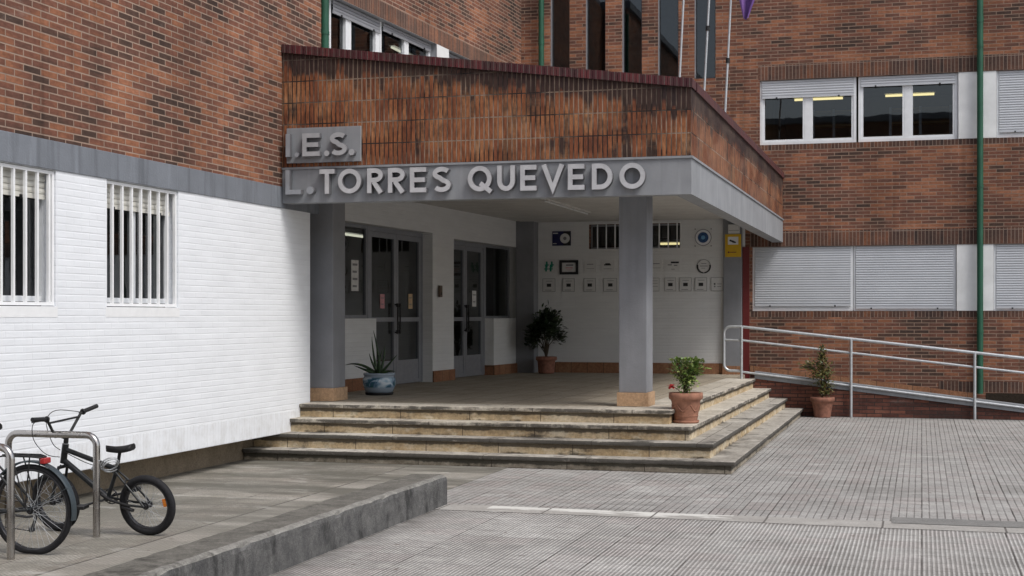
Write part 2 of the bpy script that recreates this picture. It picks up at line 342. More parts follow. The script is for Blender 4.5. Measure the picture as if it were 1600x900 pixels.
M['blue'] = plain('deep_blue_print', (.015, .06, .17), .3)
M['cyan'] = plain('pale_blue_print', (.12, .3, .5), .35)
M['greenprint'] = plain('green_print', (.01, .2, .13), .4)
M['yellow'] = plain('yellow_sign_paint', (.62, .38, .01), .45, 0, .06)
M['purple'] = None
M['paper'] = plain('paper', (.65, .65, .64), .8)
M['paper_pink'] = plain('pink_paper', (.6, .3, .32), .8)
M['paper_tan'] = plain('tan_paper', (.55, .4, .24), .8)
M['brown_box'] = plain('intercom_brown', (.12, .085, .06), .5)
t = NT('purple_flag_cloth'); o = t.obj()
M['purple'] = t.bsdf(t.ramp(t.noise(o, 5, 3), [(.3, (.14, .075, .24)), (.7, (.22, .12, .35))]), .8, 0, None, .2)
t = NT('glazed_blue_pot'); o = t.uv()
w = t.noise(t.mapv(o, (5, 5, 1)), 1.6, 2, .5, 1.2)
c = t.ramp(w, [(.36, (.55, .62, .66)), (.45, (.24, .36, .45)), (.56, (.05, .12, .2)), (.66, (.03, .12, .12))])
x, y, z = t.sep(o)
edge = t.ramp(y, [(.0, 1.0), (.10, 1.0), (.12, 0.0), (.24, 0.0), (.27, 1.0)])
M['glazed'] = t.bsdf(t.mix(edge, c, (.3, .36, .42)), .18, 0, None, .6)
# band strip with remains of white paint
t = NT('flush_band_concrete'); o = t.obj(); x, y, z = t.sep(o)
c = t.ramp(t.noise(o, 4, 5), [(.3, (.3, .285, .265)), (.7, (.4, .385, .36))])
c = t.mix(1.0, c, t.ramp(t.noise(o, 50, 3), [(.3, .8), (.7, 1.15)]), 'MULTIPLY')
inside = t.math('MULTIPLY', t.math('GREATER_THAN', x, -3.9), t.math('LESS_THAN', x, -1.62))
pn = t.math('ADD', t.noise(t.mapv(o, (2.2, 7, 1)), 1.3, 4, .6), t.n('MapRange', {0: y, 1: 12.75, 2: 13.12, 3: -.16, 4: .18}).outputs[0])
pf = t.math('MULTIPLY', inside, t.ramp(pn, [(.5, 0), (.56, .9)]))
c = t.mix(t.math('MULTIPLY', pf, .75), c, (.7, .7, .66))
jf = t.math('FRACT', t.math('DIVIDE', t.math('ADD', x, .33), 1.0))
c = t.mix(t.math('LESS_THAN', jf, .018), c, (.13, .12, .11))
M['bandstrip'] = t.bsdf(c, .8, 0, t.bump(t.noise(o, 40, 4), .3, .005), .3)

# ------------------------------------------------------------------ mesh helper
class MB:
    def __init__(s): s.v = []; s.f = []; s.uv = []; s.mi = []; s.sm = []; s.uv2 = []; s.use2 = False
    def face(s, pts, uvs=None, mi=0, smooth=False, uv2=None):
        i = len(s.v); s.v += [tuple(p) for p in pts]
        s.f.append(list(range(i, i + len(pts))))
        if uvs is None:
            a, b, c = Vector(pts[0]), Vector(pts[1]), Vector(pts[2])
            n = (b - a).cross(c - a); ax = max(range(3), key=lambda k: abs(n[k]))
            ia, ib = ((1, 2), (0, 2), (0, 1))[ax]
            uvs = [(p[ia], p[ib]) for p in pts]
        s.uv.append(uvs); s.mi.append(mi); s.sm.append(smooth)
        s.uv2.append(uv2 or [(0, 0)] * len(pts))
        if uv2: s.use2 = True
    def box(s, x0, x1, y0, y1, z0, z1, mi=0, T=None):
        P = [(x0, y0, z0), (x1, y0, z0), (x1, y1, z0), (x0, y1, z0), (x0, y0, z1), (x1, y0, z1), (x1, y1, z1), (x0, y1, z1)]
        for q in ((0, 3, 2, 1), (4, 5, 6, 7), (0, 1, 5, 4), (1, 2, 6, 5), (2, 3, 7, 6), (3, 0, 4, 7)):
            pts = [P[k] for k in q]
            a, b, c = Vector(pts[0]), Vector(pts[1]), Vector(pts[2]); n = (b - a).cross(c - a)
            ax = max(range(3), key=lambda k: abs(n[k])); ia, ib = ((1, 2), (0, 2), (0, 1))[ax]
            uvs = [(p[ia], p[ib]) for p in pts]
            s.face([T(p) for p in pts] if T else pts, uvs, mi)
    def prism(s, poly, z0, z1, mi=0, mtop=None, bottom=True, drop=False):
        n = len(poly); u = 0
        for i in range(n):
            a, b = poly[i], poly[(i + 1) % n]; l = math.dist(a, b)
            s.face([(a[0], a[1], z0), (b[0], b[1], z0), (b[0], b[1], z1), (a[0], a[1], z1)], [(u, z0), (u + l, z0), (u + l, z1), (u, z1)], mi, uv2=[(u, z1 - z0), (u + l, z1 - z0), (u + l, 0.0), (u, 0.0)] if drop else None); u += l
        s.face([(p[0], p[1], z1) for p in poly], None, mi if mtop is None else mtop)
        if bottom: s.face([(p[0], p[1], z0) for p in reversed(poly)], None, mi)
    def tube(s, pts, r, n=8, closed=False, mi=0, caps=True, smooth=True):
        pts = [Vector(p) for p in pts]; m = len(pts); rings = []
        rr = r if isinstance(r, (list, tuple)) else [r] * m
        up = None
        for i in range(m):
            if closed: d = pts[(i + 1) % m] - pts[i - 1]
            else: d = pts[min(i + 1, m - 1)] - pts[max(i - 1, 0)]
            d.normalize()
            if up is None:
                up = Vector((0, 0, 1)) if abs(d.z) < .9 else Vector((1, 0, 0))
            a = up - d * up.dot(d)
            if a.length < 1e-4: a = d.orthogonal()
            a.normalize(); up = a; b = d.cross(a)
            rings.append([pts[i] + (a * math.cos(2 * math.pi * k / n) + b * math.sin(2 * math.pi * k / n)) * rr[i] for k in range(n)])
        base = len(s.v)
        for ring in rings: s.v += [tuple(p) for p in ring]
        for i in range(m if closed else m - 1):
            for k in range(n):
                i2 = (i + 1) % m; k2 = (k + 1) % n
                s.f.append([base + i * n + k, base + i * n + k2, base + i2 * n + k2, base + i2 * n + k])
                s.uv.append([(k / n, i), (k2 / n, i), (k2 / n, i + 1), (k / n, i + 1)]); s.mi.append(mi); s.sm.append(smooth); s.uv2.append([(0, 0)] * 4)
        if caps and not closed:
            for ring, rev in ((rings[0], True), (rings[-1], False)):
                s.face(list(reversed(ring)) if rev else ring, [(0, 0)] * n, mi)
    def lathe(s, prof, c=(0, 0, 0), n=28, mi=0, smooth=True, cap=True):
        base = len(s.v); m = len(prof)
        for r, z in prof:
            for k in range(n):
                a = 2 * math.pi * k / n
                s.v.append((c[0] + r * math.cos(a), c[1] + r * math.sin(a), c[2] + z))
        for i in range(m - 1):
            for k in range(n):
                k2 = (k + 1) % n
                s.f.append([base + i * n + k, base + i * n + k2, base + (i + 1) * n + k2, base + (i + 1) * n + k])
                u0, u1 = k / n, (k + 1) / n
                s.uv.append([(u0, prof[i][1]), (u1, prof[i][1]), (u1, prof[i + 1][1]), (u0, prof[i + 1][1])]); s.mi.append(mi); s.sm.append(smooth); s.uv2.append([(0, 0)] * 4)
    def disc(s, c, r, axis='y', n=24, t=.006, mi=0, r0=0.0):
        # a thin solid disc (or ring) facing -y
        out = [(c[0] + r * math.cos(2 * math.pi * k / n), c[2] + r * math.sin(2 * math.pi * k / n)) for k in range(n)]
        if r0:
            inn = [(c[0] + r0 * math.cos(2 * math.pi * k / n), c[2] + r0 * math.sin(2 * math.pi * k / n)) for k in range(n)]
            for k in range(n):
                k2 = (k + 1) % n
                s.face([(out[k][0], c[1], out[k][1]), (out[k2][0], c[1], out[k2][1]), (inn[k2][0], c[1], inn[k2][1]), (inn[k][0], c[1], inn[k][1])], None, mi)
                s.face([(inn[k][0], c[1], inn[k][1]), (inn[k2][0], c[1], inn[k2][1]), (inn[k2][0], c[1] + t, inn[k2][1]), (inn[k][0], c[1] + t, inn[k][1])], None, mi)
        else: s.face([(p[0], c[1], p[1]) for p in out], None, mi)
        for k in range(n):
            k2 = (k + 1) % n
            s.face([(out[k][0], c[1], out[k][1]), (out[k2][0], c[1], out[k2][1]), (out[k2][0], c[1] + t, out[k2][1]), (out[k][0], c[1] + t, out[k][1])], None, mi)
    def leaf(s, p, d, up, L, Wd, bend=.25, mi=0):
        p = Vector(p); d = Vector(d).normalized(); up = Vector(up)
        side = d.cross(up)
        if side.length < 1e-3: side = d.orthogonal()
        side.normalize(); nrm = side.cross(d)
        def q(t, w): return p + d * (L * t) + side * (w * Wd) - nrm * (bend * L * t * t)
        i = len(s.v)
        s.v += [tuple(x) for x in (q(0, 0), q(.4, -.5), q(.4, .5), q(.75, -.38), q(.75, .38), q(1, 0))]
        for f in ((0, 2, 1), (1, 2, 4, 3), (3, 4, 5)):
            s.f.append([i + k for k in f]); s.uv.append([(0, 0)] * len(f)); s.mi.append(mi); s.sm.append(True); s.uv2.append([(0, 0)] * len(f))
    def build(s, name, mats, parent=None, bevel=0.0, weld=False):
        me = bpy.data.meshes.new(name)
        me.from_pydata(s.v, [], s.f)
        lay = me.uv_layers.new(name='UVMap')
        flat = [c for u in s.uv for q in u for c in q]
        lay.data.foreach_set('uv', flat)
        if s.use2:
            l2 = me.uv_layers.new(name='Drop')
            l2.data.foreach_set('uv', [c for u in s.uv2 for q in u for c in q])
        mats = mats if isinstance(mats, (list, tuple)) else [mats]
        for m in mats: me.materials.append(M[m] if isinstance(m, str) else m)
        me.polygons.foreach_set('material_index', s.mi); me.polygons.foreach_set('use_smooth', s.sm)
        me.update()
        if weld or bevel:
            bm = bmesh.new(); bm.from_mesh(me); bmesh.ops.remove_doubles(bm, verts=bm.verts, dist=1e-5)
            bmesh.ops.recalc_face_normals(bm, faces=bm.faces)
            if bevel:
                ed = [e for e in bm.edges if len(e.link_faces) == 2 and e.calc_face_angle(0) > .5]
                bmesh.ops.bevel(bm, geom=ed, offset=bevel, segments=2, affect='EDGES', profile=.6)
            bm.to_mesh(me); bm.free()
        ob = bpy.data.objects.new(name, me); COL.objects.link(ob)
        if parent is not None: ob.parent = parent
        return ob

def empty(name, loc=(0, 0, 0), rz=0.0):
    e = bpy.data.objects.new(name, None); e.empty_display_size = .2
    e.location = loc; e.rotation_euler = (0, 0, rz); COL.objects.link(e); return e
def tag(o, label, cat, group=None, kind=None):
    if label: o['label'] = label
    if cat: o['category'] = cat
    if group: o['group'] = group
    if kind: o['kind'] = kind
    return o
def struct(o): o['kind'] = 'structure'; return o

# wall surfaces are described in (u along the wall, z, d inwards)
def PL(u, z, d): return (-7.75 - d, u, z)          # left wing, faces +x
def PR(u, z, d): return (u, 28.4 + d, z)           # rear wing, faces -y
def PM(u, z, d): return (-d, u, z)                 # middle wing, in its own turned frame
def MY(Y): return (Y - 28.5) * 1.0018

def wall(mb, P, u0, u1, z0, z1, holes=(), zones=(), depth=.14, base=0, reveal=None):
    us = sorted({u0, u1, *[max(u0, min(u1, q)) for h in list(holes) + list(zones) for q in h[:2]]})
    zs = sorted({z0, z1, *[max(z0, min(z1, q)) for h in list(holes) + list(zones) for q in h[2:4]]})
    for i in range(len(us) - 1):
        for j in range(len(zs) - 1):
            a, b, c, d = us[i], us[i + 1], zs[j], zs[j + 1]; mu, mz = (a + b) / 2, (c + d) / 2
            if any(h[0] < mu < h[1] and h[2] < mz < h[3] for h in holes): continue
            mi = base; vo = 0
            for zn in zones:
                if zn[0] < mu < zn[1] and zn[2] < mz < zn[3]: mi = zn[4]; vo = zn[2] if len(zn) > 5 else 0
            mb.face([P(a, c, 0), P(b, c, 0), P(b, d, 0), P(a, d, 0)], [(a, c - vo), (b, c - vo), (b, d - vo), (a, d - vo)], mi)
    for h in holes:
        a, b, c, d = h[:4]; dp = h[4] if len(h) > 4 else depth; mi = base if reveal is None else reveal
        mb.face([P(a, c, 0), P(a, d, 0), P(a, d, dp), P(a, c, dp)], [(0, c), (0, d), (dp, d), (dp, c)], mi)
        mb.face([P(b, c, 0), P(b, d, 0), P(b, d, dp), P(b, c, dp)], [(0, c), (0, d), (dp, d), (dp, c)], mi)
        mb.face([P(a, d, 0), P(b, d, 0), P(b, d, dp), P(a, d, dp)], [(a, 0), (b, 0), (b, dp), (a, dp)], mi)
        mb.face([P(a, c, 0), P(b, c, 0), P(b, c, dp), P(a, c, dp)], [(a, 0), (b, 0), (b, dp), (a, dp)], mi)
def pbox(mb, P, u0, u1, z0, z1, d0, d1, mi=0):
    mb.box(u0, u1, z0, z1, d0, d1, mi, T=lambda q: P(q[0], q[1], q[2]))
def pface(mb, P, u0, u1, z0, z1, d, mi=0):
    mb.face([P(u0, z0, d), P(u1, z0, d), P(u1, z1, d), P(u0, z1, d)], [(u0, z0), (u1, z0), (u1, z1), (u0, z1)], mi)
def frame(mb, P, u0, u1, z0, z1, d0, d1, w, mi=0, wb=None):
    wb = wb or w
    pbox(mb, P, u0, u0 + w, z0, z1, d0, d1, mi); pbox(mb, P, u1 - w, u1, z0, z1, d0, d1, mi)
    pbox(mb, P, u0 + w, u1 - w, z1 - w, z1, d0 + .001, d1, mi); pbox(mb, P, u0 + w, u1 - w, z0, z0 + wb, d0 + .001, d1, mi)
def shutter_slats(mb, P, u0, u1, z0, z1, d, pitch=.045, mi=0):
    n = max(1, round((z1 - z0) / pitch)); p = (z1 - z0) / n
    for k in range(n):
        a = z0 + k * p
        prof = [(a, .016), (a + p * .14, .016), (a + p * .16, .004), (a + p * .5, 0), (a + p * .98, .005), (a + p, .016)]
        for (za, da), (zb, db) in zip(prof, prof[1:]):
            mb.face([P(u0, za, d + da), P(u1, za, d + da), P(u1, zb, d + db), P(u0, zb, d + db)], None, mi, True)
    pbox(mb, P, u0, u1, z0 - .045, z0, d - .004, d + .016, mi)
    for q in (.16, .84):
        uu = u0 + (u1 - u0) * q; pbox(mb, P, uu - .014, uu + .014, z0 - .055, z0 - .025, d - .02, d - .0045, mi + 1)
def room(parent, x0, x1, y0, y1, z0, z1, mat='interior', skip=()):
    mb = MB()
    fs = dict(x0=[(x0, y0, z0), (x0, y1, z0), (x0, y1, z1), (x0, y0, z1)], x1=[(x1, y0, z0), (x1, y1, z0), (x1, y1, z1), (x1, y0, z1)],
              y0=[(x0, y0, z0), (x1, y0, z0), (x1, y0, z1), (x0, y0, z1)], y1=[(x0, y1, z0), (x1, y1, z0), (x1, y1, z1), (x0, y1, z1)],
              z0=[(x0, y0, z0), (x1, y0, z0), (x1, y1, z0), (x0, y1, z0)], z1=[(x0, y0, z1), (x1, y0, z1), (x1, y1, z1), (x0, y1, z1)])
    for k, f in fs.items():
        if k not in skip: mb.face(f)
    return mb.build('interior', mat, parent)

# ------------------------------------------------------------------ ground
def sheet(name, mat, poly, z):
    mb = MB(); mb.face([(x, y, z) for x, y in poly]); return struct(mb.build(name, mat))
sheet('ground', 'ground', [(-400, -400), (400, -400), (400, 400), (-400, 400)], -.012)
sheet('plaza_paving', 'plaza', [(-4.36, -30), (40, -30), (40, 12.72), (-4.36, 12.78)], 0)
sheet('paving_band', 'bandstrip', [(-4.36, 12.76), (-1.83, 12.74), (-.7, 12.68), (40, 12.6), (40, 13.10), (-.5, 13.10), (-2, 13.10), (-4.36, 13.17)], .004)
sheet('forecourt_paving', 'forecourt', [(-4.74, 13.1), (40, 13.06), (40, 26.6), (-4.74, 26.6)], 0)
sheet('sidewalk_paving', 'sidewalk', [(-8.3, -30), (-4.70, -30), (-4.70, 16.6), (-8.3, 16.6)], .004)
sheet('drain_strip', 'strip', [(-.25, 12.98), (40, 12.9), (40, 13.36), (-.25, 13.36)], .008)

# low kerb wall between bicycle parking and plaza
mb = MB()
prof = [(-4.345, 0), (-4.348, .235), (-4.354, .266), (-4.374, .28), (-4.41, .285), (-4.71, .282), (-4.73, .27), (-4.735, 0)]
ys = [-6 + k * .11 for k in range(int((13.16 + 6) / .11) + 1)] + [13.12, 13.165]
rows = []
for y in ys:
    row = []
    for k, (px, pz) in enumerate(prof):
        j = .0035 if 1 <= k <= 5 else .0015
        chip = random.random() < .07
        dx = random.uniform(-j, j); dz = random.uniform(-j, j)
        if chip and k in (2, 3): dz -= .016; dx -= .014
        if y > 13.14: pxx = px + (-.018 if k < 4 else .018 if k > 4 else 0); pz = pz - (.02 if k not in (0, 7) else 0); px = pxx
        row.append((px + dx, y + random.uniform(-.01, .01) * (y < 13.1), max(0, pz + dz) if pz else 0))
    rows.append(row)
for a, b in zip(rows, rows[1:]):
    for k in range(len(prof) - 1):
        mb.face([a[k], a[k + 1], b[k + 1], b[k]], None, 2 if k in (2, 3) else 1 if k in (4, 5) else 0, False)
mb.face(rows[-1], None, 0); mb.face(list(reversed(rows[0])), None, 0)
kw = mb.build('low_wall', ['kerb', 'kerb_top', 'kerb_edge'], weld=True)
tag(kw, 'low weathered concrete kerb wall between the bicycles and the open plaza', 'low wall')

# ------------------------------------------------------------------ left wing
LW = tag(empty('school_wing', (-7.75, 6, 0)), 'left school wing, brown brick above a grey band and white painted brick below', 'building')
LW_inv = Vector((-7.75, 6, 0))
def lw(name, mb, mats, **k):
    o = mb.build(name, mats, LW, **k); o.location = -LW_inv; return o
WINS = [(9.3, 11.86), (12.73, 14.17)]
mb = MB()
holes = [(a, b, 1.885, 3.147, .16) for a, b in WINS] + [(4.2, 6.8, 1.885, 3.147, .16)]
wall(mb, PL, -6, 17.69, .315, 3.15, holes, [(-6, 17.69, .315, .585, 1, 1)], base=0)
mb.face([PL(17.69, .315, 0), PL(17.69, 3.15, 0), PL(17.69, 3.15, .5), PL(17.69, .315, .5)], [(0, .3), (0, 3.15), (.5, 3.15), (.5, .3)], 0)
mb.face([PL(-6, .315, 0), PL(17.69, .315, 0), PL(17.69, .315, .5), PL(-6, .315, .5)], None, 0)
lw('wall', mb, ['white_brick', 'white_soldier'])
mb = MB(); wall(mb, PL, -6, 18.06, 3.42, 10.2)
mb.face([PL(18.06, 3.42, 0), PL(18.06, 10.2, 0), PL(18.06, 10.2, .75), PL(18.06, 3.42, .75)], [(0, 3.42), (0, 10.2), (.75, 10.2), (.75, 3.42)])
lw('wall', mb, ['brick'])
mb = MB(); pbox(mb, PL, -6, 18.0, 3.15, 3.42, -.012, .4)
lw('concrete_band', mb, 'band', bevel=.006)
mb = MB(); pbox(mb, PL, -6, 17.3, -.01, .32, .39, .6)
lw('plinth', mb, 'plinth')
mb = MB(); pbox(mb, PL, -6, 18.06, 10.2, 10.4, -.1, 9); lw('roof', mb, 'band')
for idx, (a, b) in enumerate(WINS + [(4.2, 6.8)]):
    mb = MB(); frame(mb, PL, a, b, 1.93, 3.147, .12, .17, .05)
    mid = (a + b) / 2; pbox(mb, PL, mid - .03, mid + .03, 1.98, 3.1, .119, .17)
    w_ = lw('window', mb, 'white_alu')
    def sub(name, m, mat, **k):
        o = m.build(name, mat, w_, **k); return o
    m = MB(); pface(m, PL, a + .04, b - .04, 1.96, 3.11, .15); sub('pane', m, 'glass')
    m = MB(); shutter_slats(m, PL, a + .04, b - .04, 2.92, 3.14, .09, .05); sub('shutter', m, ['shutter_old', 'black_matte'])
    m = MB()
    # curtains hanging behind the pane
    def drape(u0, u1):
        n = 18; pts = [(u0 + (u1 - u0) * k / n, .34 + .025 * math.sin(k * 2.1)) for k in range(n + 1)]
        for (ua, da), (ub, db) in zip(pts, pts[1:]):
            m.face([PL(ua, 1.8, da), PL(ub, 1.8, db), PL(ub, 3.2, db), PL(ua, 3.2, da)], None, 0, True)
    drape(b - .42, b - .05); sub('curtain', m, 'curtain')
    m = MB(); drape(a + .55, a + .8); sub('curtain', m, 'curtain')
    m = MB()
    bars = [12.882, 13.067, 13.25, 13.433, 13.615, 13.796, 13.977] if abs(a - 12.73) < .01 else [a + .13 + .181 * k for k in range(int((b - a - .2) / .181) + 1)]
    for u in bars: pbox(m, PL, u - .013, u + .013, 1.92, 3.13, .02, .046)
    frame(m, PL, a + .004, b - .008, 1.893, 3.14, .018, .05, .03)
    sub('grille', m, 'white_bar')
    m = MB(); pbox(m, PL, a - .02, b + .02, 1.785, 1.884, -.003, .16); sub('sill', m, 'white_bar')
room(LW, -14 + 7.75, -.02, -6 - 6, 17.6 - 6, .5, 3.7, skip=('x1',))

# ------------------------------------------------------------------ rear wing
RW = tag(empty('school_wing', (0, 28.4, 0)), 'rear school wing of brown brick with shuttered windows and slim stair windows', 'building')
def rw(name, mb, mats, **k):
    o = mb.build(name, mats, RW, **k); o.location = (0, -28.4, 0); return o
TOW = [(-7.203, -6.805), (-6.476, -6.07), (-5.733, -5.333), (-5.013, -4.605), (-4.29, -3.875)]
UP = [(-3.02, -1.20), (-1.16, .652), (1.345, 3.17), (3.2, 5.0)]
LO = [(-3.16, -1.26), (-1.25, .62), (1.295, 3.15), (3.17, 5.0)]
upz = (5.10, 6.35); loz = (1.885, 3.13)
mb = MB()
holes = [(a, b, 6.44, 9.6, .2) for a, b in TOW]
holes += [(-3.02, 5.0, *upz, .12), (-3.16, 5.0, *loz, .12), (-6.406, -4.571, 3.13, 3.62, .2)]
zones = [(-3.05, 7, 6.35, 6.645, 1, 1), (-3.1, 7, 4.99, 5.10, 1, 1), (-3.2, 7, 3.13, 3.43, 1, 1), (-3.2, 7, 1.765, 1.885, 1, 1), (.3, 7, .365, .57, 1, 1), (-8.4, -3.3, 0, 3.75, 2)]
wall(mb, PR, -8.4, 7, .0, 10.2, holes, zones, base=0)
# dark under-floor vent right of the green pipe
rw('wall', mb, ['brick_rear', 'brick_rear_soldier', 'porch_brick'])
mb = MB(); pbox(mb, PR, 1.15, 6, 0.02, .36, -.004, .02); rw('vent', mb, 'soil')
mb = MB(); pbox(mb, PR, -8.4, 7, 10.2, 10.4, -.1, 9); rw('roof', mb, 'band')
for (u0, u1, zz) in ((.66, 1.338, upz), (.63, 1.287, loz)):
    mb = MB(); pbox(mb, PR, u0, u1, zz[0] + .003, zz[1] - .003, .012, .12); rw('panel', mb, 'white_paint', bevel=.006)
mb = MB(); pbox(mb, PR, -3.714, -3.353, .64, 3.72, -.09, .1); rw('column', mb, 'column', bevel=.01)
mb = MB(); pbox(mb, PR, -7.83, -7.456, .64, 3.72, -.35, .1); rw('column', mb, 'column', bevel=.01)
mb = MB(); pbox(mb, PR, -3.345, -3.216, .3, 3.13, -.05, .1); rw('red_post', mb, 'red_paint')
mb = MB(); pbox(mb, PR, -7.45, -3.72, .64, .865, -.03, .05); pbox(mb, PR, -3.73, -3.34, .64, .82, -.105, -.091); rw('skirting', mb, 'terracotta_skirt')

def rwin(u0, u1, z0, z1, zs, d=.06, sashes=True, lit=True):
    mb = MB(); frame(mb, PR, u0, u1, z0 + .005, z1 - .004, d, d + .06, .05, wb=.06)
    if sashes:
        zt = max(zs - .01, z0 + .2)
        mid = (u0 + u1) / 2
        pbox(mb, PR, mid - .055, mid + .055, z0 + .06, z1 - .055, d + .008, d + .06)
        for a, b in ((u0 + .05, mid - .055), (mid + .055, u1 - .05)):
            frame(mb, PR, a, b, z0 + .062, z1 - .055, d + .012, d + .055, .04)
    w_ = rw('window', mb, 'white_alu')
    m = MB(); pface(m, PR, u0 + .05, u1 - .05, z0 + .06, z1 - .05, d + .05); m.build('pane', M['glass'], w_)
    m = MB(); shutter_slats(m, PR, u0 + .045, u1 - .045, zs + .045, z1 - .01, d - .025, .046); m.build('shutter', ['shutter', 'black_matte'], w_)
rwin(*UP[0], *upz, 6.0); rwin(*UP[1], *upz, 6.15); rwin(*UP[2], *upz, 5.2); rwin(*UP[3], *upz, 5.3)
rwin(*LO[0], *loz, 1.98); rwin(*LO[1], *loz, 1.93); rwin(*LO[2], *loz, 1.93); rwin(*LO[3], *loz, 1.93)
for a, b in TOW:
    mb = MB(); frame(mb, PR, a + .003, b - .003, 6.445, 9.59, .1, .15, .025)
    w_ = rw('window', mb, 'dark_metal')
    m = MB(); pbox(m, PR, a + .001, a + .016, 6.46, 9.58, .03, .099); m.build('jamb_strip', M['alu'], w_)
    m = MB(); pface(m, PR, a + .03, b - .03, 6.46, 9.58, .13); m.build('pane', M['glass_dark'], w_)
# barred slot window in the porch
mb = MB(); frame(mb, PR, -6.40, -4.575, 3.135, 3.615, .15, .19, .03)
w_ = rw('window', mb, 'alu')
m = MB(); pface(m, PR, -6.38, -4.6, 3.15, 3.6, .175); m.build('pane', M['glass_dark'], w_)
m = MB()
for k in range(10): pbox(m, PR, -6.25 + k * .178, -6.228 + k * .178, 3.125, 3.625, .03, .052)
m.build('grille', M['white_bar'], w_)
room(RW, -3.15, 7, .02, 7, 4.8, 6.9, 'interior_light', skip=('y0',)); room(RW, -3.2, 7, .02, 6, .3, 3.6, skip=('y0',)); room(RW, -8.0, -3.4, .02, 6, 4.25, 10, 'curtain', skip=('y0',))
room(RW, -7.0, -4.2, .02, 5, 2.2, 4.0, skip=('y0',))

# ------------------------------------------------------------------ middle wing (turned 3.4 degrees): entrance wall and upper windows
MWr = -math.atan(.06)
MW = tag(empty('school_wing', (-7.8, 28.5, 0), MWr), 'middle school wing between the other two, glazed doors in the porch and windows above', 'building')
def mw(name, mb, mats, **k): return mb.build(name, mats, MW, **k)
y0, yE = MY(17.9), MY(28.45)
D1 = (MY(18.6), MY(23.667)); D2 = (MY(24.656), MY(28.2))
LW1 = MY(21.35); LW2 = MY(26.75)
mb = MB()
wall(mb, PM, y0, yE, .6, 3.9, [(D1[0], D1[1], .6, 3.22, .245), (D2[0], D2[1], .6, 3.17, .245)])
# low walls under the side windows
pbox(mb, PM, D1[0], LW1, .6, 1.755, .002, .245); pbox(mb, PM, LW2, D2[1], .6, 1.745, .002, .245)
mw('wall', mb, 'porch_brick')
mb = MB()
wall(mb, PM, y0 - .6, MY(28.38), 3.9, 10.2, [(MY(19.0), MY(23.85), 5.1, 6.5, .17), (MY(24.41), MY(27.6), 5.1, 6.5, .17)], [(y0, MY(28.3), 6.5, 6.77, 1, 1)], reveal=2)
mw('wall', mb, ['brick', 'brick_soldier', 'alu'])
mb = MB(); pbox(mb, PM, MY(23.853), MY(24.407), 5.1, 6.497, -.006, .16); mw('panel', mb, 'white_paint')
mb = MB(); pbox(mb, PM, y0, yE, 10.2, 10.4, .05, 9); mw('roof', mb, 'band')
mb = MB()
for a, b in ((y0, D1[0]), (D1[0], LW1), (D1[1], D2[0]), (LW2, D2[1])): mb = MB(); pbox(mb, PM, a, b - .002, .64, .845, -.03, .004); mw('skirting', mb, 'terracotta_skirt')
mb = MB(); pbox(mb, PM, LW2 - .02, LW2 - .002, .64, .845, -.03, .2); mw('skirting', mb, 'terracotta_skirt')
# entrance one: side light and double door
d0, d1 = .19, .245
def door_leaf(u0, u1, z0, z1, hside):
    mb = MB(); st = .085
    pbox(mb, PM, u0, u0 + st, z0, z1, d0, d1); pbox(mb, PM, u1 - st, u1, z0, z1, d0, d1)
    pbox(mb, PM, u0 + st, u1 - st, z1 - st, z1, d0 + .001, d1); pbox(mb, PM, u0 + st, u1 - st, z0, z0 + .06, d0 + .001, d1)
    pbox(mb, PM, u0 + st, u1 - st, 1.70, 1.77, d0 + .001, d1); pbox(mb, PM, u0 + st, u1 - st, z0 + .06, 1.06, d0 + .012, d1 - .01)
    o = mw('door', mb, 'alu_door')
    m = MB(); pface(m, PM, u0 + st, u1 - st, 1.06, z1 - st, .22); m.build('pane', M['glass_dark'], o)
    m = MB(); uh = u0 + st * .5 if hside < 0 else u1 - st * .5
    m.tube([PM(uh, 1.52, d0), PM(uh, 1.53, d0 - .05), PM(uh, 1.97, d0 - .05), PM(uh, 1.98, d0)], .014, 8)
    for zz in (1.53, 1.97): m.tube([PM(uh, zz - .03, d0 - .045), PM(uh, zz + .03, d0 - .045)], .024, 8)
    m.build('handle', M['black_matte'], o)
    return o
a1, b1 = MY(21.5), MY(23.6); m1 = (a1 + b1) / 2
door_leaf(a1, m1 - .004, .665, 3.14, 1); door_leaf(m1 + .004, b1, .665, 3.14, -1)
a2, b2 = MY(24.72), MY(26.66); m2 = MY(25.72)
door_leaf(a2, m2 - .004, .665, 3.09, 1); door_leaf(m2 + .004, b2, .665, 3.09, -1)
mb = MB()
for u0, u1, z1 in ((a1 - .075, a1 - .004, 3.215), (b1 + .004, D1[1] - .002, 3.215), (a2 - .055, a2 - .004, 3.165), (b2 + .004, LW2 + .02, 3.165)): pbox(mb, PM, u0, u1, .665, z1, .18, .25)
pbox(mb, PM, a1, b1, 3.144, 3.215, .181, .25); pbox(mb, PM, a2, b2, 3.094, 3.165, .181, .25)
mw('door_frame', mb, 'alu_door')
mb = MB(); frame(mb, PM, D1[0], a1 - .08, 1.757, 3.215, .185, .24, .05); um = MY(21.28); pbox(mb, PM, MY(20.1), MY(20.16), 1.8, 3.17, .184, .24)
w_ = mw('window', mb, 'alu_door'); m = MB(); pface(m, PM, D1[0] + .04, a1 - .1, 1.79, 3.17, .215); m.build('pane', M['glass_dark'], w_)
mb = MB(); frame(mb, PM, LW2 + .02, D2[1] - .002, 1.747, 3.165, .185, .24, .045)
w_ = mw('window', mb, 'alu_door'); m = MB(); pface(m, PM, LW2 + .06, D2[1] - .04, 1.78, 3.13, .215); m.build('pane', M['glass_dark'], w_)
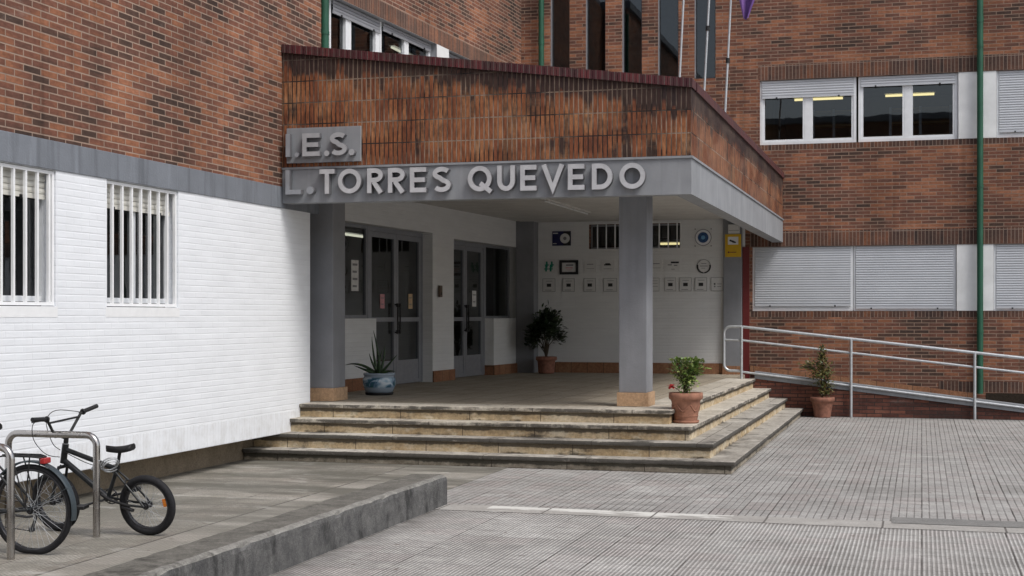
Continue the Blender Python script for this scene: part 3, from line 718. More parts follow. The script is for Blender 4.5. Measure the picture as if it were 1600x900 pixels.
# upper windows
def mwin(u0, u1, splits, zs):
    mb = MB(); frame(mb, PM, u0, u1, 5.105, 6.495, .12, .17, .05)
    for a, b in splits: pbox(mb, PM, a, b, 5.15, 6.46, .105, .171)
    o = mw('window', mb, 'white_alu')
    m = MB(); pface(m, PM, u0 + .05, u1 - .05, 5.15, 6.45, .155); m.build('pane', M['glass_dark'], o)
    m = MB(); shutter_slats(m, PM, u0 + .05, u1 - .05, zs, 6.485, .085, .046); m.build('shutter', ['shutter_grey', 'black_matte'], o)
mwin(MY(19.95), MY(21.74), [(MY(20.47), MY(20.66)), (MY(21.55), MY(21.69))], 6.33)
mwin(MY(21.76), MY(23.85), [(MY(22.69), MY(22.87)), (MY(23.74), MY(23.8))], 6.40)
mwin(MY(24.41), MY(27.6), [(MY(25.9), MY(26.0))], 6.2)
mb = MB(); frame(mb, PM, MY(19.0), MY(19.93), 5.105, 6.495, .13, .17, .05); w_ = mw('window', mb, 'dark_metal')
m = MB(); pface(m, PM, MY(19.03), MY(19.9), 5.15, 6.45, .15); m.build('pane', M['glass_dark'], w_)
room(MW, -6, -.02, y0, yE, .6, 3.85, 'interior_light', skip=('x1',)); room(MW, -6, -.02, y0, yE, 4.9, 7.4, skip=('x1',))

# ------------------------------------------------------------------ entrance canopy
CX0, CX1, CY0, CY1 = -7.74, -2.575, 16.81, 28.38
CAN = tag(empty('entrance_canopy', (-5.2, 16.81, 0)), 'entrance canopy with grey fascia, stained orange brick parapet and grey columns', 'canopy')
def cn(name, mb, mats, **k):
    o = mb.build(name, mats, CAN, **k); o.location = (5.2, -16.81, 0); return o
mb = MB()
mb.prism([(CX0, CY0), (CX1, CY0), (CX1, CY1), (CX1 - .2, CY1), (CX1 - .2, CY0 + .2), (CX0, CY0 + .2)], 3.212, 3.63)
mb.prism([(CX0, CY0 - .018), (CX1 + .018, CY0 - .018), (CX1 + .018, CY1), (CX1 - .2, CY1), (CX1 - .2, CY0 + .21), (CX0, CY0 + .21)], 3.631, 3.658)
cn('fascia', mb, 'fascia')
XL, XR = CX0, CX1
def ztop(x): return 5.105 + (4.45 - 5.105) * (x - XL) / (XR - XL)
mb = MB(); N = 24
for k in range(N):
    xa = XL + (XR - XL) * k / N; xb = XL + (XR - XL) * (k + 1) / N; za, zb = ztop(xa), ztop(xb)
    for za0, za1, zb0, zb1 in ((3.659, za, 3.659, zb),):
        mb.face([(xa, CY0, za0), (xb, CY0, zb0), (xb, CY0, zb1), (xa, CY0, za1)], [(xa, za0 - 3.655), (xb, zb0 - 3.655), (xb, zb1 - 3.655), (xa, za1 - 3.655)], 0,
                uv2=[(xa, za - za0), (xb, zb - zb0), (xb, 0), (xa, 0)])
    mb.face([(xa, CY0 + .25, 3.9), (xb, CY0 + .25, 3.9), (xb, CY0 + .25, zb), (xa, CY0 + .25, za)], None, 0)
mb.face([(XR, CY0, 3.659), (XR, CY1, 3.659), (XR, CY1, 4.44), (XR, CY0, 4.44)], [(CY0 * 1.0, .004), (CY1, .004), (CY1, .785), (CY0, .785)], 0, uv2=[(-3.2, .785), (-3.2, .785), (-3.2, 0), (-3.2, 0)])
mb.face([(XR - .25, CY0, 3.9), (XR - .25, CY1, 3.9), (XR - .25, CY1, 4.44), (XR - .25, CY0, 4.44)], None, 0)
cn('parapet', mb, 'stack')
mb = MB()
def cop(xa, xb, o0, o1, y0, y1):
    za, zb = ztop(xa), ztop(xb); u = xa
    A = [(xa, y0, za), (xb, y0, zb), (xb, y0, zb + .105), (xa, y0, za + .105)]
    B = [(xa, y1, za), (xb, y1, zb), (xb, y1, zb + .105), (xa, y1, za + .105)]
    mb.face(A, [(xa, 1), (xb, 1), (xb, 1.1), (xa, 1.1)]); mb.face(B[::-1], [(xb, 1), (xa, 1), (xa, 1.1), (xb, 1.1)][::-1])
    mb.face([A[3], A[2], B[2], B[3]], [(xa, 1.1), (xb, 1.1), (xb, 1.4), (xa, 1.4)]); mb.face([A[0], A[1], B[1], B[0]], [(xa, 1.1), (xb, 1.1), (xb, 1.4), (xa, 1.4)])
    if o1: mb.face([A[1], B[1], B[2], A[2]], None)
nb = 70
for k in range(nb):      # one brick after the other, each a hair out of line
    xa = XL + (XR + .02 - XL) * k / nb; xb = XL + (XR + .02 - XL) * (k + 1) / nb
    j = random.uniform(-.003, .003)
    cop(xa + .003, xb - .003, 1, 1, CY0 - .03 + j, CY0 + .27)
mb.box(XR - .27, XR + .028, CY0 + .272, CY1, 4.44, 4.545)
cn('coping', mb, 'coping')
mb = MB(); mb.box(XL, CX1 - .2, CY0 + .2, CY1, 3.68, 3.9); mb.face([(-8.6, 18.1, 3.69), (-7.6, 18.1, 3.69), (-7.6, CY1, 3.69), (-8.6, CY1, 3.69)])
cn('ceiling', mb, 'ceiling')
for x0, x1 in ((-7.905, -7.535), (-3.665, -3.31)):
    mb = MB(); mb.box(x0, x1, 17.95, 18.38, .83, 3.68); c_ = cn('column', mb, 'column', bevel=.012)
    m = MB(); m.box(x0 - .02, x1 + .025, 17.925, 18.40, .662, .832); m.build('base', M['sandstone'], c_)

# ------------------------------------------------------------------ steps and porch floor
ST = tag(empty('entrance_steps', (-2.06, 16.5, 0)), 'four weathered stone steps wrapping round two sides of the entrance porch', 'steps')
zz = [0, .145, .32, .49, .66]
xs = [-2.03, -2.31, -2.6, -2.885]; yy = [16.47, 16.76, 17.04, 17.33]
for k in range(4):
    x, y, z0, z1 = xs[k], yy[k], zz[k], zz[k + 1]
    e = .045; wd = .55
    xl = -8.13 if k < 2 else -7.75
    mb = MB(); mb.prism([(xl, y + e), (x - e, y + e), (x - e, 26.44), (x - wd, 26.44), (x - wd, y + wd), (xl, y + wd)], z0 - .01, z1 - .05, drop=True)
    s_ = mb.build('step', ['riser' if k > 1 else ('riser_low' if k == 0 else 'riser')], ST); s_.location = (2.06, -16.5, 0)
    m = MB(); m.prism([(xl, y), (x, y), (x, 26.44), (x - wd, 26.44), (x - wd, y + wd), (xl, y + wd)], z1 - .049, z1)
    m.build('tread', ['tread' if k > 1 else 'tread_low'], s_, bevel=.014)
mb = MB(); mb.box(-9, -3.3, 17.75, 28.39, .5, .655)
f_ = mb.build('landing', 'floor', ST); f_.location = (2.06, -16.5, 0)

# ------------------------------------------------------------------ ramp and railing
RP = tag(empty('access_ramp', (-1, 26.45, 0)), 'sloping access ramp with dark red brick side wall and grey edge', 'ramp')
def zr(x): return .655 - .1155 * (x + 2.86)     # underside of the grey edge
def rp(name, mb, mats): o = mb.build(name, mats, RP); o.location = (1, -26.45, 0); return o
mb = MB(); xa, xb = -2.9, 2.85
mb.face([(xa, 26.45, 0), (xb, 26.45, 0), (xb, 26.45, zr(xb)), (xa, 26.45, zr(xa))]); mb.face([(xa, 26.6, 0), (xb, 26.6, 0), (xb, 26.6, zr(xb)), (xa, 26.6, zr(xa))])
rp('side_wall', mb, 'brick_ramp')
def slab(y0, y1, a, b, mb, x0=xa, x1=4.2):
    P = [(x0, y0, zr(x0) + a), (x1, y0, zr(x1) + a), (x1, y1, zr(x1) + a), (x0, y1, zr(x0) + a)]
    Q = [(p[0], p[1], p[2] - a + b) for p in P]
    mb.face(Q); mb.face(P[::-1])
    for i in range(4): mb.face([P[i], P[(i + 1) % 4], Q[(i + 1) % 4], Q[i]])
mb = MB(); slab(26.425, 26.62, .003, .135, mb); rp('edge', mb, 'fascia')
mb = MB(); slab(26.621, 28.36, -.12, -.02, mb); rp('walkway', mb, 'strip')
mb = MB(); slab(28.362, 28.392, -.03, .135, mb, -3.2, .93); rp('skirting', mb, 'terracotta_skirt')

RA = tag(empty('ramp_railing', (-1.2, 26.4, 0)), 'galvanised tube handrail running down along the ramp', 'railing')
def ra(name, pts, r, **k):
    mb = MB(); mb.tube(pts, r, 10, **k); o = mb.build(name, 'galv', RA); o.location = (1.2, -26.4, 0); return o
Y = 26.4
def rl(x, zA, zB): return zA + (zB - zA) * (x + 3.129) / (1.693 + 3.129)
def arc(cx, cz, r, a0, a1, n=6, Y=Y): return [(cx + r * math.cos(R(a0 + (a1 - a0) * k / n)), Y, cz + r * math.sin(R(a0 + (a1 - a0) * k / n))) for k in range(n + 1)]
X2 = 4.0
ra('top_rail', [(X2, Y, rl(X2, 1.59, 1.065)), (-3.129, Y, 1.597)] + arc(-3.33, 1.48, .118, 90, 180) + arc(-3.33, .92, .118, 180, 270) + [(-3.129, Y, .797)], .026)
ra('middle_rail', [(X2, Y, rl(X2, 1.345, .815)), (-3.129, Y, 1.352), (-3.44, Y, 1.36)], .02)
ra('bottom_rail', [(X2, Y, rl(X2, .78, .215)), (-3.129, Y, .782)], .02)
for x, z0, z1 in ((-3.129, .66, 1.59), (-1.2, 0, 1.375), (.886, 0, 1.15), (2.95, 0, .93)):
    ra('post', [(x, Y - .03, z0), (x, Y - .03, z1)], .024)

# ------------------------------------------------------------------ drainpipes
def pipe(x, y, z0, z1, label, hoops, hd):
    e = tag(empty('drainpipe', (x, y, z0)), label, 'drainpipe', 'green drainpipes on the brick walls')
    mb = MB(); mb.tube([(0, 0, 0), (0, 0, z1 - z0)], .056, 14); mb.build('pipe', 'green_pipe', e)
    for h in hoops:
        m = MB(); m.tube([(0, 0, h - z0 - .02), (0, 0, h - z0 + .02)], .064, 14); m.tube([(0, 0, h - z0), (hd[0], hd[1], h - z0)], .01, 6)
        m.build('bracket', 'green_pipe', e)
    for h in (3.9, 7.3):
        if z0 < h < z1:
            m = MB(); m.tube([(0, 0, h - z0 - .06), (0, 0, h - z0 + .06)], .062, 14); m.build('coupling', 'green_pipe', e)
pipe(1.045, 28.31, .35, 10, 'green drainpipe running down between the white panels of the right windows', (1.5, 4.2, 6.8, 9), (0, .1))
pipe(-7.73, 18.13, 4.3, 10, 'green drainpipe beside the upper left windows at the brick corner', (5.6, 8), (-.1, 0))
pipe(-7.36, 28.27, 4.2, 10, 'green drainpipe left of the slim stair windows in the inner corner', (6, 8.4), (0, .14))

# ------------------------------------------------------------------ lettering
def ribbon(mb, pts, w, depth, closed=False, mi=0, yoff=0.0):
    n = len(pts); L = []; Rr = []
    for i in range(n):
        def seg(a, b):
            dx, dz = b[0] - a[0], b[1] - a[1]; l = math.hypot(dx, dz) or 1; return (dx / l, dz / l)
        if closed: d0 = seg(pts[i - 1], pts[i]); d1 = seg(pts[i], pts[(i + 1) % n])
        else:
            d0 = seg(pts[max(i - 1, 0)], pts[max(i, 1)]); d1 = seg(pts[min(i, n - 2)], pts[min(i + 1, n - 1)])
        n0 = (-d0[1], d0[0]); n1 = (-d1[1], d1[0]); mx, mz = n0[0] + n1[0], n0[1] + n1[1]; q = mx * n0[0] + mz * n0[1]
        if q < .3: q = .3
        k = w / 2 / q * 1.0
        L.append((pts[i][0] + mx * k, pts[i][1] + mz * k)); Rr.append((pts[i][0] - mx * k, pts[i][1] - mz * k))
    y0, y1 = -depth - yoff, 0
    rng = range(n) if closed else range(n - 1)
    for i in rng:
        j = (i + 1) % n
        mb.face([(L[i][0], y0, L[i][1]), (Rr[i][0], y0, Rr[i][1]), (Rr[j][0], y0, Rr[j][1]), (L[j][0], y0, L[j][1])], None, mi)
        for S in (L, Rr): mb.face([(S[i][0], y0, S[i][1]), (S[j][0], y0, S[j][1]), (S[j][0], y1, S[j][1]), (S[i][0], y1, S[i][1])], None, mi + 1)
    if not closed:
        for i in (0, n - 1): mb.face([(L[i][0], y0, L[i][1]), (Rr[i][0], y0, Rr[i][1]), (Rr[i][0], y1, Rr[i][1]), (L[i][0], y1, L[i][1])], None, mi + 1)
def arc2(cx, cz, rx, rz, a0, a1, n=16): return [(cx + rx * math.cos(R(a0 + (a1 - a0) * k / n)), cz + rz * math.sin(R(a0 + (a1 - a0) * k / n))) for k in range(n + 1)]
def glyph(ch, W, w):
    h = w / 2
    if ch == 'I': return [([(W / 2, 0), (W / 2, 1)], 0)]
    if ch == 'L': return [([(h, 1), (h, h), (W, h)], 0)]
    if ch == 'T': return [([(0, 1 - h), (W, 1 - h)], 0), ([(W / 2, 0), (W / 2, 1 - w + .01)], 0)]
    if ch == 'E': return [([(W, 1 - h), (h, 1 - h), (h, h), (W, h)], 0), ([(w - .01, .5), (W * .92, .5)], 0)]
    if ch == 'O': return [(arc2(W / 2, .5, W / 2 - h, .5 - h, 0, 348.75, 31), 1)]
    if ch == 'Q': return [(arc2(W / 2, .5, W / 2 - h, .5 - h, 0, 348.75, 31), 1), ([(W * .52, .32), (W * .98, -.03)], 0)]
    if ch == 'R': return [([(h, 0), (h, 1 - h), (W * .5, 1 - h)] + arc2(W * .5, .715, W * .5 - h, .285 - h, 75, -90, 10) + [(w, .43 + h)], 0), ([(W * .42, .45), (W - h * .9, 0)], 0)]
    if ch == 'D': return [([(h, h), (h, 1 - h), (W * .4, 1 - h)] + arc2(W * .4, .5, W * .6 - h, .5 - h, 80, -90, 16), 1)]
    if ch == 'U': return [([(h, 1), (h, .4)] + arc2(W / 2, .4, W / 2 - h, .4 - h, 190, 350, 14) + [(W - h, .4), (W - h, 1)], 0)]
    if ch == 'V': return [([(h * .9, 1), (W / 2, .06), (W - h * .9, 1)], 0)]
    if ch == 'S': return [(arc2(W / 2, .735, W / 2 - h, .265 - h, 30, 250, 14) + arc2(W / 2, .275, W / 2 - h, .275 - h, 75, -150, 16), 0)]
    return [(arc2(W / 2, W / 2, W / 4, W / 4, 0, 337.5, 15), 1)]
def letter(parent, ch, x, z, W, H, mat, depth=.075, w=.2):
    mb = MB()
    for i, (pts, cl) in enumerate(glyph(ch, W / H, w if ch != '.' else W / H / 2)):
        ribbon(mb, [(p[0] * H, p[1] * H) for p in pts], (w if ch != '.' else W / H / 2) * H, depth, bool(cl), 0, .0015 * i)
    o = mb.build('letter', [mat, 'letter_side'], parent); o.location = (x, 0, z)
    return o
SG = tag(empty('sign_lettering', (0, CY0 - .006, 0)), 'row of raised metal capital letters along the grey front fascia', 'sign')
def px2x(px): return -7.616 + (px - 455) * (-3.086 + 7.616) / (1012 - 455) + .03 * math.sin(math.pi * (px - 455) / 557) * 0
E_ = [(455, -7.616), (503, -7.2), (710, -5.464), (735, -5.26), (1012, -3.086)]
def px2x(p):
    for (a, xa), (b, xb) in zip(E_, E_[1:]):
        if p <= b or b == 1012: return xa + (p - a) * (xb - xa) / (b - a)
for ch, a, b in (('L', 450, 474), ('.', 483, 494), ('T', 503, 527), ('O', 532.5, 569), ('R', 578.5, 603), ('R', 611, 637), ('E', 645, 670), ('S', 680, 707.5),
                 ('Q', 734, 772), ('U', 781, 809), ('E', 817.5, 843), ('V', 851, 886), ('E', 892, 917.5), ('D', 929, 960.5), ('O', 971, 1010)):
    x0, x1 = px2x(a), px2x(b); zb = 3.313 - .035 * (x0 + 7.6) / 4.5
    letter(SG, ch, x0, zb, x1 - x0, .305 if ch != '.' else .1, 'letter_grey' if a < 500 else 'letter', .085, .185)
SP = tag(empty('sign_plate', (-7.2, CY0 - .03, 3.7)), 'grey sign plate with three raised capital letters above the left fascia', 'sign')
mb = MB(); mb.box(-7.665 + 7.2, -6.672 + 7.2, -.012, .022, .008, .445); mb.build('plate', 'plate', SP, bevel=.004)
for ch, a, b in (('I', 450.5, 460), ('.', 466, 472.5), ('E', 478, 505), ('.', 512, 520), ('S', 521, 547), ('.', 550, 559)):
    x0 = -7.66 + (a - 450) * .99 / 115; x1 = -7.66 + (b - 450) * .99 / 115
    o_ = letter(SP, ch, x0 + 7.2, .075 + (.005 if ch != '.' else 0), x1 - x0, .285 if ch != '.' else .075, 'letter_grey' if a < 475 else 'letter_mid', .075, .2)
    o_.location.y = -.0125

# ------------------------------------------------------------------ plaques and signs on the porch wall
YW = 28.398
def plate(root, name, x0, x1, z0, z1, mat, y=0.0, t=.012):
    mb = MB(); mb.box(x0, x1, y - t, y, z0, z1); return mb.build(name, mat, root)
def item(name, x0, x1, z0, z1, label, cat, mat, t=.012, group=None, y=YW):
    e = tag(empty(name, ((x0 + x1) / 2, y, (z0 + z1) / 2)), label, cat, group)
    w, h = (x1 - x0) / 2, (z1 - z0) / 2
    plate(e, 'panel', -w, w, -h, h, mat, 0, t)
    return e, w, h
def mark(e, x0, x1, z0, z1, mat, y=-.0125, name='print', t=.002):
    return plate(e, name, x0, x1, z0, z1, mat, y, t)
e, w, h = item('wall_sign', -7.161, -6.776, 3.205, 3.495, 'dark navy rectangular sign with pale disc at the top left of the porch wall', 'sign', 'navy')
mark(e, .04, w - .005, -h + .005, h - .005, 'ink'); m = MB(); m.disc((.07, -.017, 0), .1, t=.003); m.disc((.07, -.0195, 0), .035, t=.002, mi=1); m.build('emblem', ['plaque', 'ink_grey'], e)
mark(e, -w + .015, -w + .12, h - .05, h - .03, 'plaque', -.0125); mark(e, -w + .015, -w + .09, -h + .035, -h + .05, 'plaque', -.0125)
e, w, h = item('round_plaque', -4.292, -3.939, 3.143, 3.513, 'round blue and white plaque on clear backing beside the yellow sign', 'plaque', 'plaque')
m = MB(); m.disc((0, -.016, 0), .165, t=.004, mi=1); m.disc((0, -.019, 0), .15, t=.003, mi=2); m.disc((0, -.022, 0), .105, t=.003, mi=0); m.disc((0, -.0235, 0), .04, t=.0015, mi=3)
m.build('emblem', ['blue', 'ink_grey', 'plaque_white', 'cyan'], e)
for sx in (-1, 1):
    for sz in (-1, 1): m = MB(); m.disc((sx * (w - .02), -.018, sz * (h - .02)), .011, n=10, t=.006); m.build('screw', 'dark_metal', e)
e, w, h = item('small_plaque', -7.335, -7.095, 2.654, 2.941, 'small pale plaque with green figures at the left of the porch wall', 'plaque', 'plaque')
m = MB()
for k, (gx, gz) in enumerate(((-.06, .02), (.045, .02), (-.075, -.06), (.02, -.06))):
    m.disc((gx, -.0145 - .0004 * k, gz + .055), .02, n=10, t=.002); m.box(gx - .017, gx + .02, -.0142 - .0003 * k, -.0125, gz - .05, gz + .04); m.box(gx - .04, gx + .045, -.0136 - .0003 * k, -.0125, gz - .01, gz + .012)
m.build('print', 'greenprint', e)
e, w, h = item('framed_certificate', -7.008, -6.624, 2.624, 2.911, 'black framed certificate on the porch wall above the small plaques', 'picture', 'paper', .01)
m = MB(); T = .05
m.box(-w, -w + T, -.03, 0, -h, h); m.box(w - T, w, -.03, 0, -h, h); m.box(-w + T, w - T, -.029, 0, h - T, h); m.box(-w + T, w - T, -.029, 0, -h, -h + T); m.build('frame', 'ink', e)
mark(e, -.06, .09, .03, .06, 'ink_grey', -.0105); mark(e, -.07, .08, -.02, .0, 'paper_pink', -.0105); mark(e, -.05, .06, -.055, -.045, 'paper_pink', -.0105)
g = 'clear plaques in the upper row on the porch wall'
for (x0, x1), lab, kind in (((-6.50, -6.25), 'faint clear plaque with thin grey lines right of the black frame', 0), ((-6.17, -5.88), 'clear plaque with a dark emblem beside the column, upper row', 1),
                      ((-5.80, -5.55), 'clear plaque half hidden behind the left edge of the column, upper row', 0), ((-5.14, -4.93), 'clear plaque with faint mark just right of the column, upper row', 0), ((-4.877, -4.571), 'wide clear plaque with black heading, upper row right of the column', 2)):
    e, w, h = item('small_plaque', x0, x1, 2.675, 2.90, lab, 'plaque', 'plaque', .01, g)
    if kind == 0: mark(e, -.07, .06, .03, .045, 'ink_grey', -.0105); mark(e, -.08, .08, -.05, -.043, 'ink_grey', -.0105)
    if kind == 1:
        m = MB(); m.box(-.07, .07, -.0125, -.0105, .01, .035); m.box(-.045, .05, -.0127, -.0105, .03, .055); m.build('print', 'ink', e); mark(e, -.08, .08, -.06, -.052, 'ink_grey', -.0105)
    if kind == 2: mark(e, -.03, .13, .04, .075, 'ink', -.0105); mark(e, -.09, -.01, .0, .02, 'ink_grey', -.0105); mark(e, .03, .1, -.01, .01, 'ink_grey', -.0105); mark(e, -.02, .05, -.08, -.07, 'ink_grey', -.0105)
e = tag(empty('round_plaque', (-4.103, YW, 2.762)), 'round laurel wreath seal on the porch wall below the round blue plaque', 'plaque')
m = MB(); m.disc((0, -.008, 0), .14, t=.008); m.build('panel', 'plaque', e)
m = MB(); m.disc((0, -.0105, 0), .138, t=.002, r0=.128)
m.build('ring', 'ink_grey', e)
m = MB()
for k in range(9):
    for s in (-1, 1):
        a = R(-80 + k * 11); x = s * .125 * math.cos(a); z = .125 * math.sin(a)
        m.box(x - .016, x + .016, -.0135 - .0003 * k, -.0106, z - .012, z + .012)
m.build('wreath', 'ink', e)
mark(e, -.05, .05, .05, .062, 'ink_grey', -.0085); mark(e, -.075, .075, .0, .014, 'ink_grey', -.0085); mark(e, -.05, .03, -.04, -.03, 'ink_grey', -.0085)
g = 'square plaques with a dark centre in the lower row on the porch wall'
low = [((-7.362, -7.095), 'square plaque with dark centre, first from the left in the lower row'), ((-6.948, -6.697), 'square plaque with dark centre, second from the left in the lower row'),
       ((-6.512, -6.262), 'square plaque with dark centre, third from the left in the lower row'), ((-6.105, -5.831), 'square plaque with dark centre touching the left edge of the column'),
       ((-5.23, -4.979), 'square plaque with only thin lines just right of the column, lower row'), ((-4.877, -4.647), 'square plaque with dark centre, second to the right of the column'),
       ((-4.584, -4.343), 'square plaque with dark centre, third to the right of the column'), ((-4.279, -4.04), 'square plaque with dark centre, under the laurel seal'),
       ((-3.964, -3.726), 'square plaque with two small dots, next to the grey pilaster')]
for k, ((x0, x1), lab) in enumerate(low):
    e, w, h = item('square_plaque', x0, x1, 2.279, 2.545, lab, 'plaque', 'plaque', .012, g)
    m = MB(); T = .008
    m.box(-w, -w + T, -.015, -.0122, -h, h); m.box(w - T, w, -.015, -.0122, -h, h); m.box(-w + T, w - T, -.0148, -.0122, h - T, h); m.box(-w + T, w - T, -.0148, -.0122, -h, -h + T); m.build('rim', 'ink_grey', e)
    if k == 8: mark(e, -.06, -.03, -.01, .02, 'ink'); mark(e, -.06, -.03, -.06, -.03, 'ink_grey'); mark(e, .0, .09, .0, .01, 'ink_grey'); mark(e, .0, .08, -.05, -.04, 'ink_grey')
    elif k == 4: [mark(e, -.09, .09, q, q + .008, 'ink_grey') for q in (-.04, .02, .07)]
    else: mark(e, -.045, .045, -.035, .03, 'ink'); mark(e, -.08, .05, -.105, -.095, 'ink_grey'); mark(e, -.06, .07, .075, .085, 'ink_grey')
e, w, h = item('warning_sign', -3.675, -3.365, 2.936, 3.378, 'yellow camera surveillance sign on the grey pilaster at the end of the porch', 'sign', 'yellow', .012, None, 28.308)
mark(e, -.1, .1, .02, .17, 'plaque_white'); m = MB()
q = [(-.06, .12), (.05, .075), (.06, .055), (.035, .045), (-.075, .09)]
m.face([(a, -.0165, b) for a, b in q]); 
for i in range(5): a, b = q[i], q[(i + 1) % 5]; m.face([(a[0], -.0165, a[1]), (b[0], -.0165, b[1]), (b[0], -.0145, b[1]), (a[0], -.0145, a[1])])
m.box(-.01, .005, -.0158, -.0146, .05, .1); m.build('camera_symbol', 'ink', e)
m = MB(); m.disc((-.085, -.0145, -.13), .018, n=12, t=.002); m.box(-.06, .06, -.0142, -.0125, -.137, -.122); m.build('print', 'red_paint', e)
e = tag(empty('junction_box', (-3.5, 28.308, 3.475)), 'small pale box mounted above the yellow sign', 'box')
m = MB(); m.box(-.11, .11, -.07, 0, -.085, .09); m.build('housing', 'plaque', e, bevel=.008); m = MB(); m.box(-.1, .1, -.074, -.071, -.03, -.022); m.build('slot', 'ink_grey', e)
# intercom between the doors
e = tag(empty('intercom', (-8.056, 23.93, 2.22)), 'slim brown intercom panel on the white wall between the doors', 'intercom'); e.rotation_euler = (0, 0, MWr)
m = MB(); m.box(.002, .035, -.06, .06, -.1, .1); m.build('panel', 'brown_box', e, bevel=.005); m = MB(); m.box(.0352, .042, -.02, .02, -.06, -.02); m.build('button', 'ink', e)
# notices on the door glass
def notice(Yc, zc, w, h, mat, label, lines=3):
    e = tag(empty('notice', (-7.8 - .06 * (28.5 - Yc), Yc, zc)), label, 'notice'); e.rotation_euler = (0, 0, MWr)
    m = MB(); m.box(-.2145, -.2125, -w / 2, w / 2, -h / 2, h / 2); m.build('sheet', mat, e)
    m = MB()
    for k in range(lines):
        z = h / 2 - h * (k + .6) / (lines + .3); m.box(-.2124, -.2115, -w * .33, w * (.33 - .08 * (k % 2)), z - h * .04, z + h * .03)
    m.build('print', 'ink_grey', e); return e
notice(21.02, 2.42, .26, .48, 'paper', 'tall white notice on the side glass left of the entrance door', 4)
notice(22.05, 2.03, .17, .23, 'paper_pink', 'pink and tan notice on the left leaf of the first door', 2)
notice(23.2, 2.04, .17, .25, 'paper_tan', 'tan notice on the right leaf of the first door', 2)
notice(26.25, 2.12, .22, .3, 'paper', 'white notice on the second door', 2)

# ------------------------------------------------------------------ lit lamps inside the rooms
def lamp(x0, x1, y0, y1, z, label, mat='lamp'):
    c = ((x0 + x1) / 2, (y0 + y1) / 2, z); L = math.dist((x0, y0), (x1, y1)); a = math.atan2(y1 - y0, x1 - x0)
    e = tag(empty('ceiling_lamp', c, a), label, 'lamp', 'lit tube lamps inside the rooms')
    m = MB(); m.box(-L / 2, L / 2, -.07, .07, .045, .1); m.build('housing', 'white_alu', e)
    m = MB(); m.tube([(-L / 2 + .03, 0, .01), (L / 2 - .03, 0, .01)], .024, 8); m.build('tube', mat, e)
lamp(-.75, .28, 31, 31, 6.33, 'lit yellow tube lamp behind the second upper right window', 'lamp_yellow')
lamp(-2.6, -1.55, 31, 31, 6.32, 'lit yellow tube lamp behind the first upper right window, half covered by its shutter', 'lamp_yellow')
lamp(-5.36, -4.75, 30.5, 30.5, 3.31, 'lit yellow tube lamp behind the barred slot window of the porch', 'lamp_yellow')
lamp(-10.0, -10.0, 26.75, 28.1, 7.05, 'lit tube lamp behind the upper left windows above the canopy')
lamp(-10.5, -10.5, 25.4, 26.8, 3.33, 'lit white tube lamp seen through the glass beside the first door')
def reflection_rails(x0, x1, y, z0, label):  # added rails inside the room imitate a balustrade reflected in the panes
    e = tag(empty('reflection_rack', ((x0 + x1) / 2, y, z0)), label, 'reflected_rail', 'added rails imitating a reflection in the upper windows'); w = (x1 - x0) / 2
    m = MB()
    for x in (-w, 0, w): m.box(x - .025, x + .025, -.02, .02, 0, 1.14)
    m.build('upright', 'galv', e)
    for z in (.55, .8, 1.08):
        m = MB(); m.box(-w + .03, w - .03, -.018, .3, z, z + .035); m.build('reflected_rail', 'paper_tan', e)
reflection_rails(-2.1, -1.3, 29.9, 4.81, 'added rails imitating a reflection in the right pane, first upper right window')
reflection_rails(-.6, .55, 29.9, 4.81, 'added rails imitating a reflection in the second upper right window')
e = tag(empty('ceiling_light', (-5.815, 24.1, 3.68)), 'long unlit batten light on the porch ceiling', 'lamp')
m = MB(); m.box(-.05, .05, -1.6, 1.6, -.03, -.001); m.build('housing', 'ceiling', e); m = MB(); m.tube([(0, -1.55, -.045), (0, 1.55, -.045)], .014, 8); m.build('tube', 'plaque_white', e)

# ------------------------------------------------------------------ potted plants
def pot_shape(e, rt, rb, h, mat, n=30, swag=False):
    m = MB(); m.lathe([(0, .0), (rb, 0), (rb * 1.02, .02), (rt * .86, h * .72), (rt * .9, h * .76), (rt, h * .79), (rt * 1.02, h * .88), (rt, h), (rt * .88, h), (rt * .84, h * .9), (0, h * .9)], n=n)
    p = m.build('pot', mat, e)
    if swag:
        m = MB()
        for s in range(6):
            a0 = s * math.pi / 3
            pts = []
            for k in range(9):
                a = a0 + (k / 8) * math.pi / 3 * .86; zz_ = h * .6 - h * .2 * math.sin(math.pi * k / 8); rr = rb + (rt * .86 - rb) * (zz_ / (h * .72))
                pts.append((rr * math.cos(a), rr * math.sin(a), zz_))
            m.tube(pts, .009, 6)
        m.tube([(rr_ * math.cos(2 * math.pi * k / 30), rr_ * math.sin(2 * math.pi * k / 30), h * .24) for k in range(30) for rr_ in [rb + (rt * .86 - rb) * .33]], .006, 6, closed=True)
        m.build('relief', mat, p)
    m = MB(); m.lathe([(0, h * .905), (rt * .86, h * .905)], n=n); m.build('soil', 'soil', e)
    return p
def saucer(p, r, mat):
    m = MB(); m.lathe([(0, .0), (r * .94, 0), (r, .035), (r * .95, .035), (r * .9, .012), (0, .012)], n=30); m.build('saucer', mat, p)
